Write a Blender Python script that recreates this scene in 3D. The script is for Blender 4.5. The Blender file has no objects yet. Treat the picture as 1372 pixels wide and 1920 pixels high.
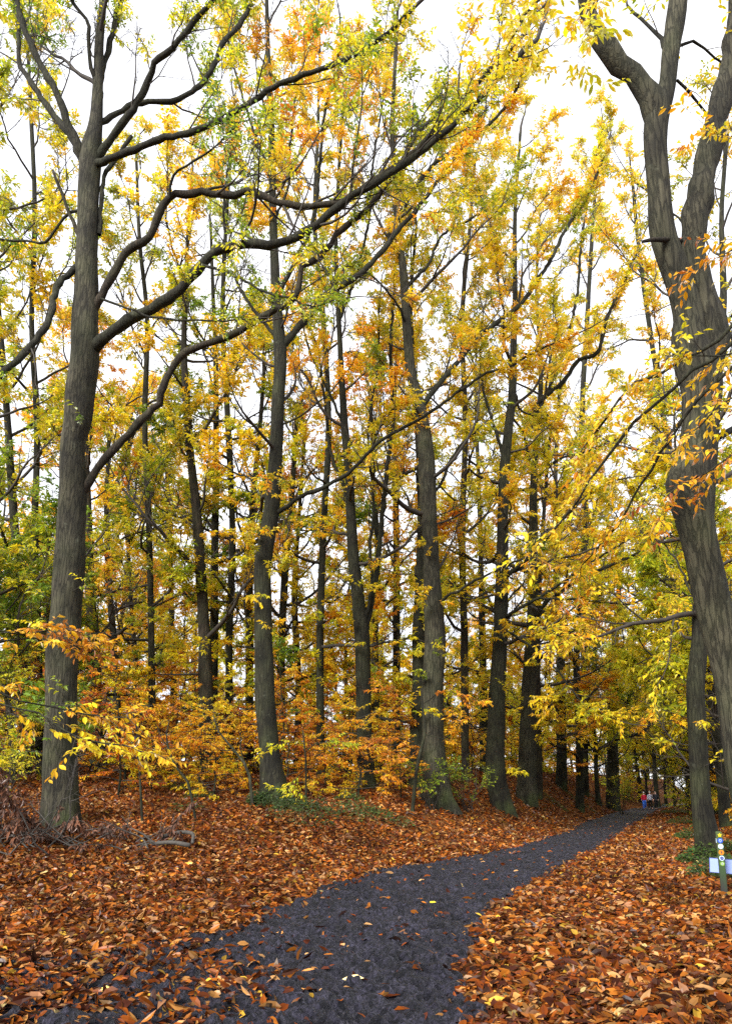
import bpy, bmesh, math, random
import numpy as np
from mathutils import Vector, Matrix, Euler
R = math.radians
rng = np.random.default_rng(7)
random.seed(7)
S = bpy.context.scene
COL = S.collection

# ---------------------------------------------------------------- camera
F, C0, HZ, EYE = 1387.0, 1190.0, 1485.0, 1.7      # focal length in photo pixels, optical centre row, horizon row, eye height
PITCH = math.atan((HZ - C0) / F)
cd = bpy.data.cameras.new('camera'); cam = bpy.data.objects.new('camera', cd); COL.objects.link(cam)
cam.location = (0, 0, EYE); cam.rotation_euler = (R(90) + PITCH, 0, 0)
cd.sensor_fit = 'VERTICAL'; cd.sensor_height = 36; cd.lens = F / 1920 * 36
cd.shift_y = (C0 - 960) / 1920; cd.clip_start = .1; cd.clip_end = 2000
S.camera = cam
# ---------------------------------------------------------------- sky and light (overcast)
SUN_EL, SUN_AZ = R(34), R(-35)
w = bpy.data.worlds.new('World'); S.world = w; w.use_nodes = True
nt = w.node_tree; nt.nodes.clear()
wo = nt.nodes.new('ShaderNodeOutputWorld'); bg = nt.nodes.new('ShaderNodeBackground')
sk = nt.nodes.new('ShaderNodeTexSky'); sk.sky_type = 'NISHITA'; sk.sun_disc = False
sk.sun_elevation = SUN_EL; sk.sun_rotation = R(180) - SUN_AZ; sk.dust_density = 3
sc_ = nt.nodes.new('ShaderNodeVectorMath'); sc_.operation = 'SCALE'; sc_.inputs['Scale'].default_value = .12
nt.links.new(sk.outputs[0], sc_.inputs[0])
tc = nt.nodes.new('ShaderNodeTexCoord'); nz = nt.nodes.new('ShaderNodeTexNoise')
nz.inputs['Scale'].default_value = 2.2; nz.inputs['Detail'].default_value = 5
nt.links.new(tc.outputs['Generated'], nz.inputs['Vector'])
cr = nt.nodes.new('ShaderNodeValToRGB')
cr.color_ramp.elements[0].position = .3; cr.color_ramp.elements[0].color = (.80, .83, .93, 1)
cr.color_ramp.elements[1].position = .7; cr.color_ramp.elements[1].color = (1.0, 1.0, 1.02, 1)
nt.links.new(nz.outputs[0], cr.inputs[0])
mx = nt.nodes.new('ShaderNodeMix'); mx.data_type = 'RGBA'; mx.inputs[0].default_value = .93
nt.links.new(sc_.outputs[0], mx.inputs[6]); nt.links.new(cr.outputs[0], mx.inputs[7])
nt.links.new(mx.outputs[2], bg.inputs[0]); bg.inputs[1].default_value = .72
nt.links.new(bg.outputs[0], wo.inputs[0])
sd = bpy.data.lights.new('sun', 'SUN'); sun = bpy.data.objects.new('sun', sd); COL.objects.link(sun)
sd.energy = 4.4; sd.angle = R(30); sd.color = (1, .95, .88)
sun.rotation_euler = (R(90) - SUN_EL, 0, R(180) + SUN_AZ + R(180)); sun.location = (0, 0, 60)
S.view_settings.view_transform = 'Standard'; S.view_settings.look = 'None'
S.view_settings.gamma = 1; S.view_settings.exposure = 1.3
S.cycles.max_bounces = 8; S.cycles.diffuse_bounces = 5; S.cycles.transmission_bounces = 4
S.cycles.glossy_bounces = 2; S.cycles.use_denoising = False
S.cycles.use_fast_gi = False

# ---------------------------------------------------------------- pixel <-> world
cp, sp = math.cos(PITCH), math.sin(PITCH)
def at(px, py, D):
    cx = (px - 686) / F; cy = -(py - C0) / F
    k = D / (cp - cy * sp)
    return np.array([cx * k, D, EYE + (sp + cy * cp) * k])
def mpp(p):                                   # metres per photo pixel at a point
    return (p[1] * cp + (p[2] - EYE) * sp) / F
# ---------------------------------------------------------------- terrain
YL = np.array([-5, 3, 5.4, 6.5, 9, 12, 16.8, 23.6, 33.7, 45, 52, 60, 78, 100, 150])
XL = np.array([-2.6, -2.3, -2.0, -2.0, -1.9, -1.2, .2, 4.6, 8.9, 13.0, 16.0, 19.2, 27.0, 38, 66])
XR = np.array([.5, .55, .66, .75, 1.2, 1.95, 4.0, 7.0, 11.3, 16.0, 19.0, 22.4, 30, 41.5, 70])
xl = lambda y: np.interp(y, YL, XL); xr = lambda y: np.interp(y, YL, XR)
sm = lambda t: (lambda u: u * u * (3 - 2 * u))(np.clip(t, 0, 1))
def lump(x, y):
    return (np.sin(x * 1.7 + .6 * np.sin(y * 1.1)) * np.sin(y * 1.3 + 1 + .5 * np.sin(x * .9)) * .5 +
            np.sin(x * 4.1 + 1.3 * np.sin(y * 2.3)) * np.sin(y * 3.7 + np.sin(x * 3.1)) * .25 + np.sin(x * .45 + 2) * np.sin(y * .38) * .8)
def terr(x, y):
    x = np.asarray(x, float); y = np.asarray(y, float)
    d = xl(y) - x
    g = np.interp(y, [13, 17, 20, 24, 29, 33, 42, 55, 80, 150], [0, .3, .85, 1.35, 1.85, 2.15, 2.6, 3.2, 3.7, 4.2])
    z = g * sm(d / 6.0) + .03 * np.clip(d - 6, 0, 40) * sm((y - 15) / 15)
    dr = x - xr(y)
    z = z + .35 * sm((dr - 3.2) / 4) * sm((y - 9) / 8)
    off = np.minimum(1, np.maximum(np.clip(d, 0, 9), np.clip(dr, 0, 9)) / 1.2)
    return z + lump(x, y) * .055 * off - .035 * (1 - off)
def gz(px, py, lo=3., hi=160.):               # where the photo's pixel ray meets the ground
    Ds = np.linspace(lo, hi, 4000)
    for D in Ds:
        p = at(px, py, D)
        if p[2] <= terr(p[0], p[1]): return p
    return at(px, py, hi)

# ---------------------------------------------------------------- materials
def mat(name):
    m = bpy.data.materials.new(name); m.use_nodes = True; n = m.node_tree; n.nodes.clear()
    o = n.nodes.new('ShaderNodeOutputMaterial'); return m, n, o
def plain(name, col, rough=.6, noise=.12, nscale=30, metal=0):
    m, n, o = mat(name); b = n.nodes.new('ShaderNodeBsdfPrincipled')
    t = n.nodes.new('ShaderNodeTexCoord'); z = n.nodes.new('ShaderNodeTexNoise'); z.inputs['Scale'].default_value = nscale
    n.links.new(t.outputs['Object'], z.inputs['Vector'])
    r = n.nodes.new('ShaderNodeValToRGB')
    r.color_ramp.elements[0].color = (*[c * (1 - noise * 2) for c in col], 1); r.color_ramp.elements[0].position = .3
    r.color_ramp.elements[1].color = (*[min(1, c * (1 + noise)) for c in col], 1); r.color_ramp.elements[1].position = .7
    n.links.new(z.outputs[0], r.inputs[0]); n.links.new(r.outputs[0], b.inputs['Base Color'])
    b.inputs['Roughness'].default_value = rough; b.inputs['Metallic'].default_value = metal
    n.links.new(b.outputs[0], o.inputs[0]); return m
def leaf_mat(name, trans=.6, gloss=.12, rough=.45, objvar=True):
    m, n, o = mat(name)
    a = n.nodes.new('ShaderNodeAttribute'); a.attribute_name = 'col'
    col = a.outputs['Color']
    if objvar:
        oi = n.nodes.new('ShaderNodeObjectInfo'); hs = n.nodes.new('ShaderNodeHueSaturation')
        mr = n.nodes.new('ShaderNodeMapRange'); mr.inputs['To Min'].default_value = .488; mr.inputs['To Max'].default_value = .512
        n.links.new(oi.outputs['Random'], mr.inputs[0]); n.links.new(mr.outputs[0], hs.inputs['Hue'])
        n.links.new(col, hs.inputs['Color']); col = hs.outputs[0]
    d = n.nodes.new('ShaderNodeBsdfDiffuse'); t = n.nodes.new('ShaderNodeBsdfTranslucent'); g = n.nodes.new('ShaderNodeBsdfGlossy')
    g.inputs['Roughness'].default_value = rough
    n.links.new(col, d.inputs[0]); n.links.new(col, t.inputs[0])
    m1 = n.nodes.new('ShaderNodeMixShader'); m1.inputs[0].default_value = trans
    n.links.new(d.outputs[0], m1.inputs[1]); n.links.new(t.outputs[0], m1.inputs[2])
    m2 = n.nodes.new('ShaderNodeMixShader'); fr = n.nodes.new('ShaderNodeFresnel'); fr.inputs[0].default_value = 1.4
    ml = n.nodes.new('ShaderNodeMath'); ml.operation = 'MULTIPLY'; ml.inputs[1].default_value = gloss * 4
    n.links.new(fr.outputs[0], ml.inputs[0]); n.links.new(ml.outputs[0], m2.inputs[0])
    n.links.new(m1.outputs[0], m2.inputs[1]); n.links.new(g.outputs[0], m2.inputs[2])
    n.links.new(m2.outputs[0], o.inputs[0]); return m
def bark_mat(name, c1, c2, moss=(.034, .045, .014), mossh=2.5, bump=1.0, sc=1.0, moss_amt=.6):
    m, n, o = mat(name); L = n.links.new
    t = n.nodes.new('ShaderNodeTexCoord'); mp = n.nodes.new('ShaderNodeMapping'); mp.inputs['Scale'].default_value = (sc, sc, sc * .13)
    L(t.outputs['Object'], mp.inputs[0])
    a = n.nodes.new('ShaderNodeTexNoise'); a.inputs['Scale'].default_value = 16; a.inputs['Detail'].default_value = 6; a.inputs['Roughness'].default_value = .65; a.inputs['Distortion'].default_value = .6
    v = n.nodes.new('ShaderNodeTexVoronoi'); v.feature = 'DISTANCE_TO_EDGE'; v.inputs['Scale'].default_value = 11
    L(mp.outputs[0], a.inputs['Vector'])
    mv = n.nodes.new('ShaderNodeVectorMath'); mv.operation = 'ADD'; ms = n.nodes.new('ShaderNodeVectorMath'); ms.operation = 'SCALE'; ms.inputs['Scale'].default_value = .12
    L(a.outputs['Color'], ms.inputs[0]); L(mp.outputs[0], mv.inputs[0]); L(ms.outputs[0], mv.inputs[1]); L(mv.outputs[0], v.inputs['Vector'])
    vr = n.nodes.new('ShaderNodeMapRange'); vr.inputs['From Max'].default_value = .12; L(v.outputs['Distance'], vr.inputs[0])
    h = n.nodes.new('ShaderNodeMath'); h.operation = 'MULTIPLY'; L(a.outputs[0], h.inputs[0])
    h2 = n.nodes.new('ShaderNodeMath'); h2.operation = 'MULTIPLY_ADD'; h2.inputs[1].default_value = .55; h2.inputs[2].default_value = .45
    L(vr.outputs[0], h2.inputs[0]); L(h2.outputs[0], h.inputs[1])
    r = n.nodes.new('ShaderNodeValToRGB'); r.color_ramp.elements[0].position = .16; r.color_ramp.elements[1].position = .62
    r.color_ramp.elements[0].color = (*c1, 1); r.color_ramp.elements[1].color = (*c2, 1); L(h.outputs[0], r.inputs[0])
    big = n.nodes.new('ShaderNodeTexNoise'); big.inputs['Scale'].default_value = 1.1; big.inputs['Detail'].default_value = 4; L(t.outputs['Object'], big.inputs['Vector'])
    sx = n.nodes.new('ShaderNodeSeparateXYZ'); L(t.outputs['Object'], sx.inputs[0])
    hz = n.nodes.new('ShaderNodeMapRange'); hz.inputs['From Min'].default_value = mossh; hz.inputs['From Max'].default_value = 0; hz.inputs['To Min'].default_value = .25; L(sx.outputs[2], hz.inputs[0])
    br = n.nodes.new('ShaderNodeMapRange'); br.inputs['From Min'].default_value = .42; br.inputs['From Max'].default_value = .68; L(big.outputs[0], br.inputs[0])
    mm = n.nodes.new('ShaderNodeMath'); mm.operation = 'MULTIPLY'; L(hz.outputs[0], mm.inputs[0]); L(br.outputs[0], mm.inputs[1])
    mk = n.nodes.new('ShaderNodeMath'); mk.operation = 'MULTIPLY'; mk.inputs[1].default_value = moss_amt * 1.6; mk.use_clamp = True; L(mm.outputs[0], mk.inputs[0])
    mx = n.nodes.new('ShaderNodeMix'); mx.data_type = 'RGBA'; L(mk.outputs[0], mx.inputs[0]); L(r.outputs[0], mx.inputs[6]); mx.inputs[7].default_value = (*moss, 1)
    li = n.nodes.new('ShaderNodeTexNoise'); li.inputs['Scale'].default_value = 5; li.inputs['Detail'].default_value = 7; li.inputs['Roughness'].default_value = .7; L(t.outputs['Object'], li.inputs['Vector'])
    lr = n.nodes.new('ShaderNodeMapRange'); lr.inputs['From Min'].default_value = .60; lr.inputs['From Max'].default_value = .72; lr.inputs['To Max'].default_value = .45; L(li.outputs[0], lr.inputs[0])
    m2 = n.nodes.new('ShaderNodeMix'); m2.data_type = 'RGBA'; L(lr.outputs[0], m2.inputs[0]); L(mx.outputs[2], m2.inputs[6]); m2.inputs[7].default_value = (.11, .12, .085, 1)
    b = n.nodes.new('ShaderNodeBsdfPrincipled'); b.inputs['Roughness'].default_value = .85; b.inputs['Specular IOR Level'].default_value = .25
    bl = n.nodes.new('ShaderNodeTexNoise'); bl.inputs['Scale'].default_value = 2.3; bl.inputs['Detail'].default_value = 3; mq = n.nodes.new('ShaderNodeMapping'); mq.inputs['Scale'].default_value = (1, 1, .45); L(t.outputs['Object'], mq.inputs[0]); L(mq.outputs[0], bl.inputs['Vector'])
    bm_ = n.nodes.new('ShaderNodeMapRange'); bm_.inputs['From Min'].default_value = .35; bm_.inputs['From Max'].default_value = .65; bm_.inputs['To Min'].default_value = .5; bm_.inputs['To Max'].default_value = 1.3; L(bl.outputs[0], bm_.inputs[0])
    m3 = n.nodes.new('ShaderNodeVectorMath'); m3.operation = 'SCALE'; L(m2.outputs[2], m3.inputs[0]); L(bm_.outputs[0], m3.inputs['Scale'])
    L(m3.outputs[0], b.inputs['Base Color'])
    bp = n.nodes.new('ShaderNodeBump'); bp.inputs['Strength'].default_value = bump; bp.inputs['Distance'].default_value = .04
    L(h.outputs[0], bp.inputs['Height']); L(bp.outputs[0], b.inputs['Normal']); L(b.outputs[0], o.inputs[0]); return m

M = {}
M['leaf'] = leaf_mat('tree_leaves')
M['litter'] = leaf_mat('fallen_leaves', trans=.08, gloss=.05, rough=.4, objvar=False)
M['bark_grey'] = bark_mat('grey_bark', (.004, .0038, .0025), (.045, .0415, .027))
M['bark_dark'] = bark_mat('dark_bark', (.003, .0029, .002), (.020, .019, .011))
M['bark_brown'] = bark_mat('brown_bark', (.005, .0038, .0025), (.033, .025, .016))
M['twig'] = plain('twig_bark', (.022, .017, .012), .8, .25, 8)
M['dead'] = plain('dead_wood', (.036, .032, .027), .8, .3, 12)

# ground: brown leaf litter
def litter_ground():
    m, n, o = mat('leaf_litter_ground'); L = n.links.new
    t = n.nodes.new('ShaderNodeTexCoord')
    no = n.nodes.new('ShaderNodeTexNoise'); no.inputs['Scale'].default_value = 9; no.inputs['Detail'].default_value = 3; L(t.outputs['Object'], no.inputs['Vector'])
    ms = n.nodes.new('ShaderNodeVectorMath'); ms.operation = 'SCALE'; ms.inputs['Scale'].default_value = .15; L(no.outputs['Color'], ms.inputs[0])
    ad = n.nodes.new('ShaderNodeVectorMath'); ad.operation = 'ADD'; L(t.outputs['Object'], ad.inputs[0]); L(ms.outputs[0], ad.inputs[1])
    v = n.nodes.new('ShaderNodeTexVoronoi'); v.inputs['Scale'].default_value = 11; L(ad.outputs[0], v.inputs['Vector'])
    sx = n.nodes.new('ShaderNodeSeparateColor'); L(v.outputs['Color'], sx.inputs[0])
    r = n.nodes.new('ShaderNodeValToRGB'); e = r.color_ramp.elements
    e[0].position = 0; e[0].color = (.02, .008, .005, 1); e[1].position = 1; e[1].color = (.26, .14, .045, 1)
    for p_, c_ in ((.25, (.05, .014, .006, 1)), (.5, (.12, .035, .007, 1)), (.75, (.18, .058, .010, 1)), (.9, (.18, .09, .03, 1))):
        q = e.new(p_); q.color = c_
    L(sx.outputs[0], r.inputs[0])
    dk = n.nodes.new('ShaderNodeMapRange'); dk.inputs['From Min'].default_value = .0; dk.inputs['From Max'].default_value = .09; dk.inputs['To Min'].default_value = 1; dk.inputs['To Max'].default_value = .8; L(v.outputs['Distance'], dk.inputs[0])
    b = n.nodes.new('ShaderNodeBsdfPrincipled'); b.inputs['Roughness'].default_value = .85; b.inputs['Specular IOR Level'].default_value = .08
    L(r.outputs[0], b.inputs['Base Color'])
    v2 = n.nodes.new('ShaderNodeTexVoronoi'); v2.inputs['Scale'].default_value = 11; L(ad.outputs[0], v2.inputs['Vector'])
    hs = n.nodes.new('ShaderNodeMath'); hs.operation = 'SUBTRACT'; L(sx.outputs[1], hs.inputs[0]); L(v2.outputs['Distance'], hs.inputs[1])
    bp = n.nodes.new('ShaderNodeBump'); bp.inputs['Strength'].default_value = .9; bp.inputs['Distance'].default_value = .05; L(hs.outputs[0], bp.inputs['Height']); L(bp.outputs[0], b.inputs['Normal'])
    L(b.outputs[0], o.inputs[0]); return m
M['ground'] = litter_ground()
def mud():
    m, n, o = mat('dark_mud'); L = n.links.new
    t = n.nodes.new('ShaderNodeTexCoord')
    def noise(sc, det, ro, dist=0):
        a = n.nodes.new('ShaderNodeTexNoise'); a.inputs['Scale'].default_value = sc; a.inputs['Detail'].default_value = det; a.inputs['Roughness'].default_value = ro; a.inputs['Distortion'].default_value = dist; L(t.outputs['Object'], a.inputs['Vector']); return a
    def rmp(src, p0, c0, p1, c1):
        r = n.nodes.new('ShaderNodeValToRGB'); e = r.color_ramp.elements; e[0].position = p0; e[0].color = (*c0, 1); e[1].position = p1; e[1].color = (*c1, 1); L(src, r.inputs[0]); return r
    a = noise(13, 8, .68, .8); c = noise(1.4, 4, .5); g = noise(38, 4, .6, .5)
    r = rmp(a.outputs[0], .44, (.0018, .0016, .0022), .56, (.042, .041, .061))
    r2 = rmp(c.outputs[0], .35, (.6, .58, .6), .65, (1.25, 1.22, 1.3)); r3 = rmp(g.outputs[0], .36, (.25, .24, .25), .5, (1, 1, 1))
    mu = n.nodes.new('ShaderNodeMix'); mu.data_type = 'RGBA'; mu.blend_type = 'MULTIPLY'; mu.inputs[0].default_value = 1; L(r.outputs[0], mu.inputs[6]); L(r2.outputs[0], mu.inputs[7])
    h_ = noise(4.6, 3, .55, 1.2); r4 = rmp(h_.outputs[0], .40, (.30, .29, .30), .52, (1.1, 1.08, 1.12))
    mw = n.nodes.new('ShaderNodeMix'); mw.data_type = 'RGBA'; mw.blend_type = 'MULTIPLY'; mw.inputs[0].default_value = .85; L(mu.outputs[2], mw.inputs[6]); L(r4.outputs[0], mw.inputs[7]); mu = mw
    mv = n.nodes.new('ShaderNodeMix'); mv.data_type = 'RGBA'; mv.blend_type = 'MULTIPLY'; mv.inputs[0].default_value = .8; L(mu.outputs[2], mv.inputs[6]); L(r3.outputs[0], mv.inputs[7])
    b = n.nodes.new('ShaderNodeBsdfPrincipled'); L(mv.outputs[2], b.inputs['Base Color']); b.inputs['Specular IOR Level'].default_value = .45; b.inputs['Specular Tint'].default_value = (.82, .85, 1, 1)
    rr = n.nodes.new('ShaderNodeMapRange'); rr.inputs['To Min'].default_value = .25; rr.inputs['To Max'].default_value = .75; L(c.outputs[0], rr.inputs[0]); L(rr.outputs[0], b.inputs['Roughness'])
    ad = n.nodes.new('ShaderNodeMath'); ad.operation = 'MULTIPLY_ADD'; ad.inputs[1].default_value = .7; L(g.outputs[0], ad.inputs[0]); L(a.outputs[0], ad.inputs[2])
    bp = n.nodes.new('ShaderNodeBump'); bp.inputs['Strength'].default_value = 1; bp.inputs['Distance'].default_value = .16; L(ad.outputs[0], bp.inputs['Height']); L(bp.outputs[0], b.inputs['Normal'])
    L(b.outputs[0], o.inputs[0]); return m
M['mud'] = mud()

# ---------------------------------------------------------------- mesh accumulation
class Acc:
    def __init__(s): s.v = []; s.c = []; s.f = []; s.n = 0
    def add(s, V, faces, C=None):            # faces: list of (m,k) index arrays
        V = np.asarray(V, float).reshape(-1, 3); s.v.append(V)
        s.c.append(np.ones((len(V), 3)) if C is None else np.asarray(C, float).reshape(-1, 3))
        for f in faces: s.f.append(np.asarray(f, int) + s.n)
        s.n += len(V)
    def build(s, name, material, parent=None, base=(0, 0, 0), color=False, smooth=True):
        me = bpy.data.meshes.new(name)
        if s.n:
            V = np.concatenate(s.v) - np.asarray(base)
            me.vertices.add(len(V)); me.vertices.foreach_set('co', V.astype(np.float32).ravel())
            idx = np.concatenate([f.ravel() for f in s.f]); tot = np.concatenate([np.full(len(f), f.shape[1]) for f in s.f])
            st = np.concatenate([[0], np.cumsum(tot)[:-1]])
            me.loops.add(len(idx)); me.loops.foreach_set('vertex_index', idx.astype(np.int32))
            me.polygons.add(len(tot)); me.polygons.foreach_set('loop_start', st.astype(np.int32))
            me.update(calc_edges=True)
            me.polygons.foreach_set('use_smooth', np.full(len(tot), smooth))
            if color:
                at_ = me.color_attributes.new('col', 'FLOAT_COLOR', 'POINT')
                Cc = np.ones((len(V), 4), np.float32); Cc[:, :3] = np.concatenate(s.c); at_.data.foreach_set('color', Cc.ravel())
            me.update()
        me.materials.append(material)
        o = bpy.data.objects.new(name, me); COL.objects.link(o)
        if parent is not None: o.parent = parent
        else: o.location = base
        return o
def tube(A, P, Rd, k=6, wob=0, flute=0, fl_h=1.5, seed=0, cap=False):
    P = np.asarray(P, float); Rd = np.asarray(Rd, float); n = len(P)
    T = np.gradient(P, axis=0); T /= np.linalg.norm(T, axis=1)[:, None] + 1e-9
    ref = np.eye(3)[np.argmin(np.abs(T).max(0))]
    U = np.cross(T, ref); U /= np.linalg.norm(U, axis=1)[:, None] + 1e-9; W = np.cross(T, U)
    an = np.arange(k) * 2 * math.pi / k
    rr = np.repeat(Rd[:, None], k, 1)
    if wob:
        s = np.arange(n)[:, None] * .37 + seed
        hh = (P[:, 2:3] - P[0, 2])
        rr = rr * (1 + wob * (np.sin(an * 2 + hh * .9 + seed) * .5 + np.sin(an * 3 - hh * 1.7 + seed * 2) * .35 + np.sin(hh * 2.9 + seed * 3 + an) * .35 + np.sin(hh * 7.3 + an * 4 + seed) * .15 + np.sin(an * 9 + hh * .6) * .12))
    if flute:
        hh = np.clip(1 - (P[:, 2:3] - P[0, 2]) / fl_h, 0, 1) ** 2
        rr = rr * (1 + flute * hh * (np.sin(an * 5 + seed) * .6 + np.sin(an * 3 + seed * 1.7) * .5))
    V = P[:, None, :] + rr[:, :, None] * (np.cos(an)[None, :, None] * U[:, None, :] + np.sin(an)[None, :, None] * W[:, None, :])
    i = np.arange(n - 1)[:, None] * k; j = np.arange(k)[None, :]; j2 = (j + 1) % k
    q = np.stack([i + j, i + j2, i + k + j2, i + k + j], -1).reshape(-1, 4)
    fs = [q]
    V = V.reshape(-1, 3)
    if cap:
        V = np.vstack([V, P[-1] + T[-1] * Rd[-1] * .4]); c = len(V) - 1; b = (n - 1) * k
        fs.append(np.stack([b + np.arange(k), b + (np.arange(k) + 1) % k, np.full(k, c)], -1))
    A.add(V, fs)
def catmull(P, step):                          # P (n,m): smooth resample by ~step metres
    P = np.asarray(P, float)
    if len(P) < 3:
        m = max(2, int(np.linalg.norm((P[1] - P[0])[:3]) / step) + 1); t = np.linspace(0, 1, m)[:, None]; return P[0] * (1 - t) + P[1] * t
    Q = np.vstack([2 * P[0] - P[1], P, 2 * P[-1] - P[-2]]); out = []
    for i in range(1, len(Q) - 2):
        m = max(1, int(np.linalg.norm((Q[i + 1] - Q[i])[:3]) / step)); t = (np.arange(m) / m)[:, None]
        a, b, c, d = Q[i - 1], Q[i], Q[i + 1], Q[i + 2]
        out.append(.5 * ((2 * b) + (c - a) * t + (2 * a - 5 * b + 4 * c - d) * t * t + (3 * b - a - 3 * c + d) * t ** 3))
    out.append(P[-1:]); return np.vstack(out)

# ---------------------------------------------------------------- leaves
RAMP_X = np.array([0, .18, .35, .5, .65, .8, .92, 1.0])
RAMP = np.array([(.15, .27, .018), (.33, .42, .02), (.74, .68, .020), (.93, .72, .020), (.94, .56, .018), (.84, .35, .012), (.64, .17, .012), (.28, .08, .02)])
def ramp(u):
    u = np.clip(u, 0, 1); return np.stack([np.interp(u, RAMP_X, RAMP[:, i]) for i in range(3)], -1)
def nrm(a): return a / (np.linalg.norm(a, axis=-1, keepdims=True) + 1e-9)
def leaves(A, P, D, L, W, C, hi=False, up=None, curl=.3):
    """leaf at P pointing along D (n,3), lengths L, half widths W, colours C"""
    n = len(P); D = nrm(D)
    if up is None: up = np.tile([0, 0, 1.], (n, 1)) + rng.normal(0, .35, (n, 3))
    Sd = nrm(np.cross(D, up)); N = np.cross(Sd, D)
    L = L[:, None]; W = W[:, None]
    fo = rng.uniform(.1, .5, (n, 1)) * W
    if not hi:
        V = np.stack([P, P + D * L * .45 + Sd * W + N * fo, P + D * L - N * L * rng.uniform(0, curl, (n, 1)), P + D * L * .45 - Sd * W + N * fo], 1)
        b = np.arange(n)[:, None] * 4
        A.add(V, [b + [0, 1, 2], b + [0, 2, 3]], np.repeat(C[:, None], 4, 1))
    else:
        cu = rng.uniform(-.1, curl, (n, 1)) * L; tw = rng.normal(0, .25, (n, 1)) * W
        def pt(t, s, f): return P + D * L * t + Sd * W * s + N * (fo * f - cu * t * t * 1.0 + tw * s * t)
        V = np.stack([pt(0, 0, 0), pt(.28, .8, .8), pt(.62, .92, 1.1), pt(1, 0, 0), pt(.62, -.92, 1.1), pt(.28, -.8, .8), pt(.28, 0, 0), pt(.62, 0, 0)], 1)
        b = np.arange(n)[:, None] * 8
        Cc = np.repeat(C[:, None], 8, 1).copy(); Cc[:, 6:8] *= .8; Cc[:, 3] *= .85
        A.add(V, [b + [0, 1, 6], b + [0, 6, 5], b + [1, 2, 7, 6], b + [6, 7, 4, 5], b + [2, 3, 7], b + [7, 3, 4]], Cc)
def twig_leaves(A, tw, nl, size, lo, hi_, hi=False, aspect=.2, droop=.35, colf=None):
    """tw: list of (3,3) arrays start,mid,end"""
    if not tw: return
    T = np.asarray(tw); m = len(T)
    t = (np.arange(nl)[None, :] + rng.uniform(.2, .9, (m, nl))) / nl * .85 + .15
    a, b, c = T[:, None, 0], T[:, None, 1], T[:, None, 2]; tt = t[..., None]
    P = a * (1 - tt) ** 2 + 2 * b * tt * (1 - tt) + c * tt ** 2
    d = nrm(np.broadcast_to(c - a, P.shape))
    hz = nrm(np.cross(d, [0, 0, 1.]) + 1e-4) * np.where(np.arange(nl) % 2, 1, -1)[None, :, None]
    D = d * rng.uniform(.2, 1.0, (m, nl, 1)) + hz * rng.uniform(.4, 1.1, (m, nl, 1)) + rng.normal(0, .3, P.shape); D[..., 2] -= rng.uniform(0, droop * 2, (m, nl))
    mean = P[:, 0]
    nzv = .5 + .5 * np.sin(mean[:, 0] * .9 + 2 * np.sin(mean[:, 2] * .6)) * np.sin(mean[:, 2] * .8 + mean[:, 1] * .7)
    u = lo + (hi_ - lo) * np.clip(nzv + rng.normal(0, .22, m), -.1, 1.1)
    if colf is not None: u = colf(mean, u)
    u = u[:, None] + rng.normal(0, .07, (m, nl))
    Cc = ramp(u.ravel()) * rng.uniform(.82, 1.12, (m * nl, 1))
    Ls = (size * rng.uniform(.6, 1.15, m * nl))
    leaves(A, P.reshape(-1, 3), D.reshape(-1, 3), Ls, Ls * aspect * rng.uniform(.85, 1.2, m * nl), Cc, hi)

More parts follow.
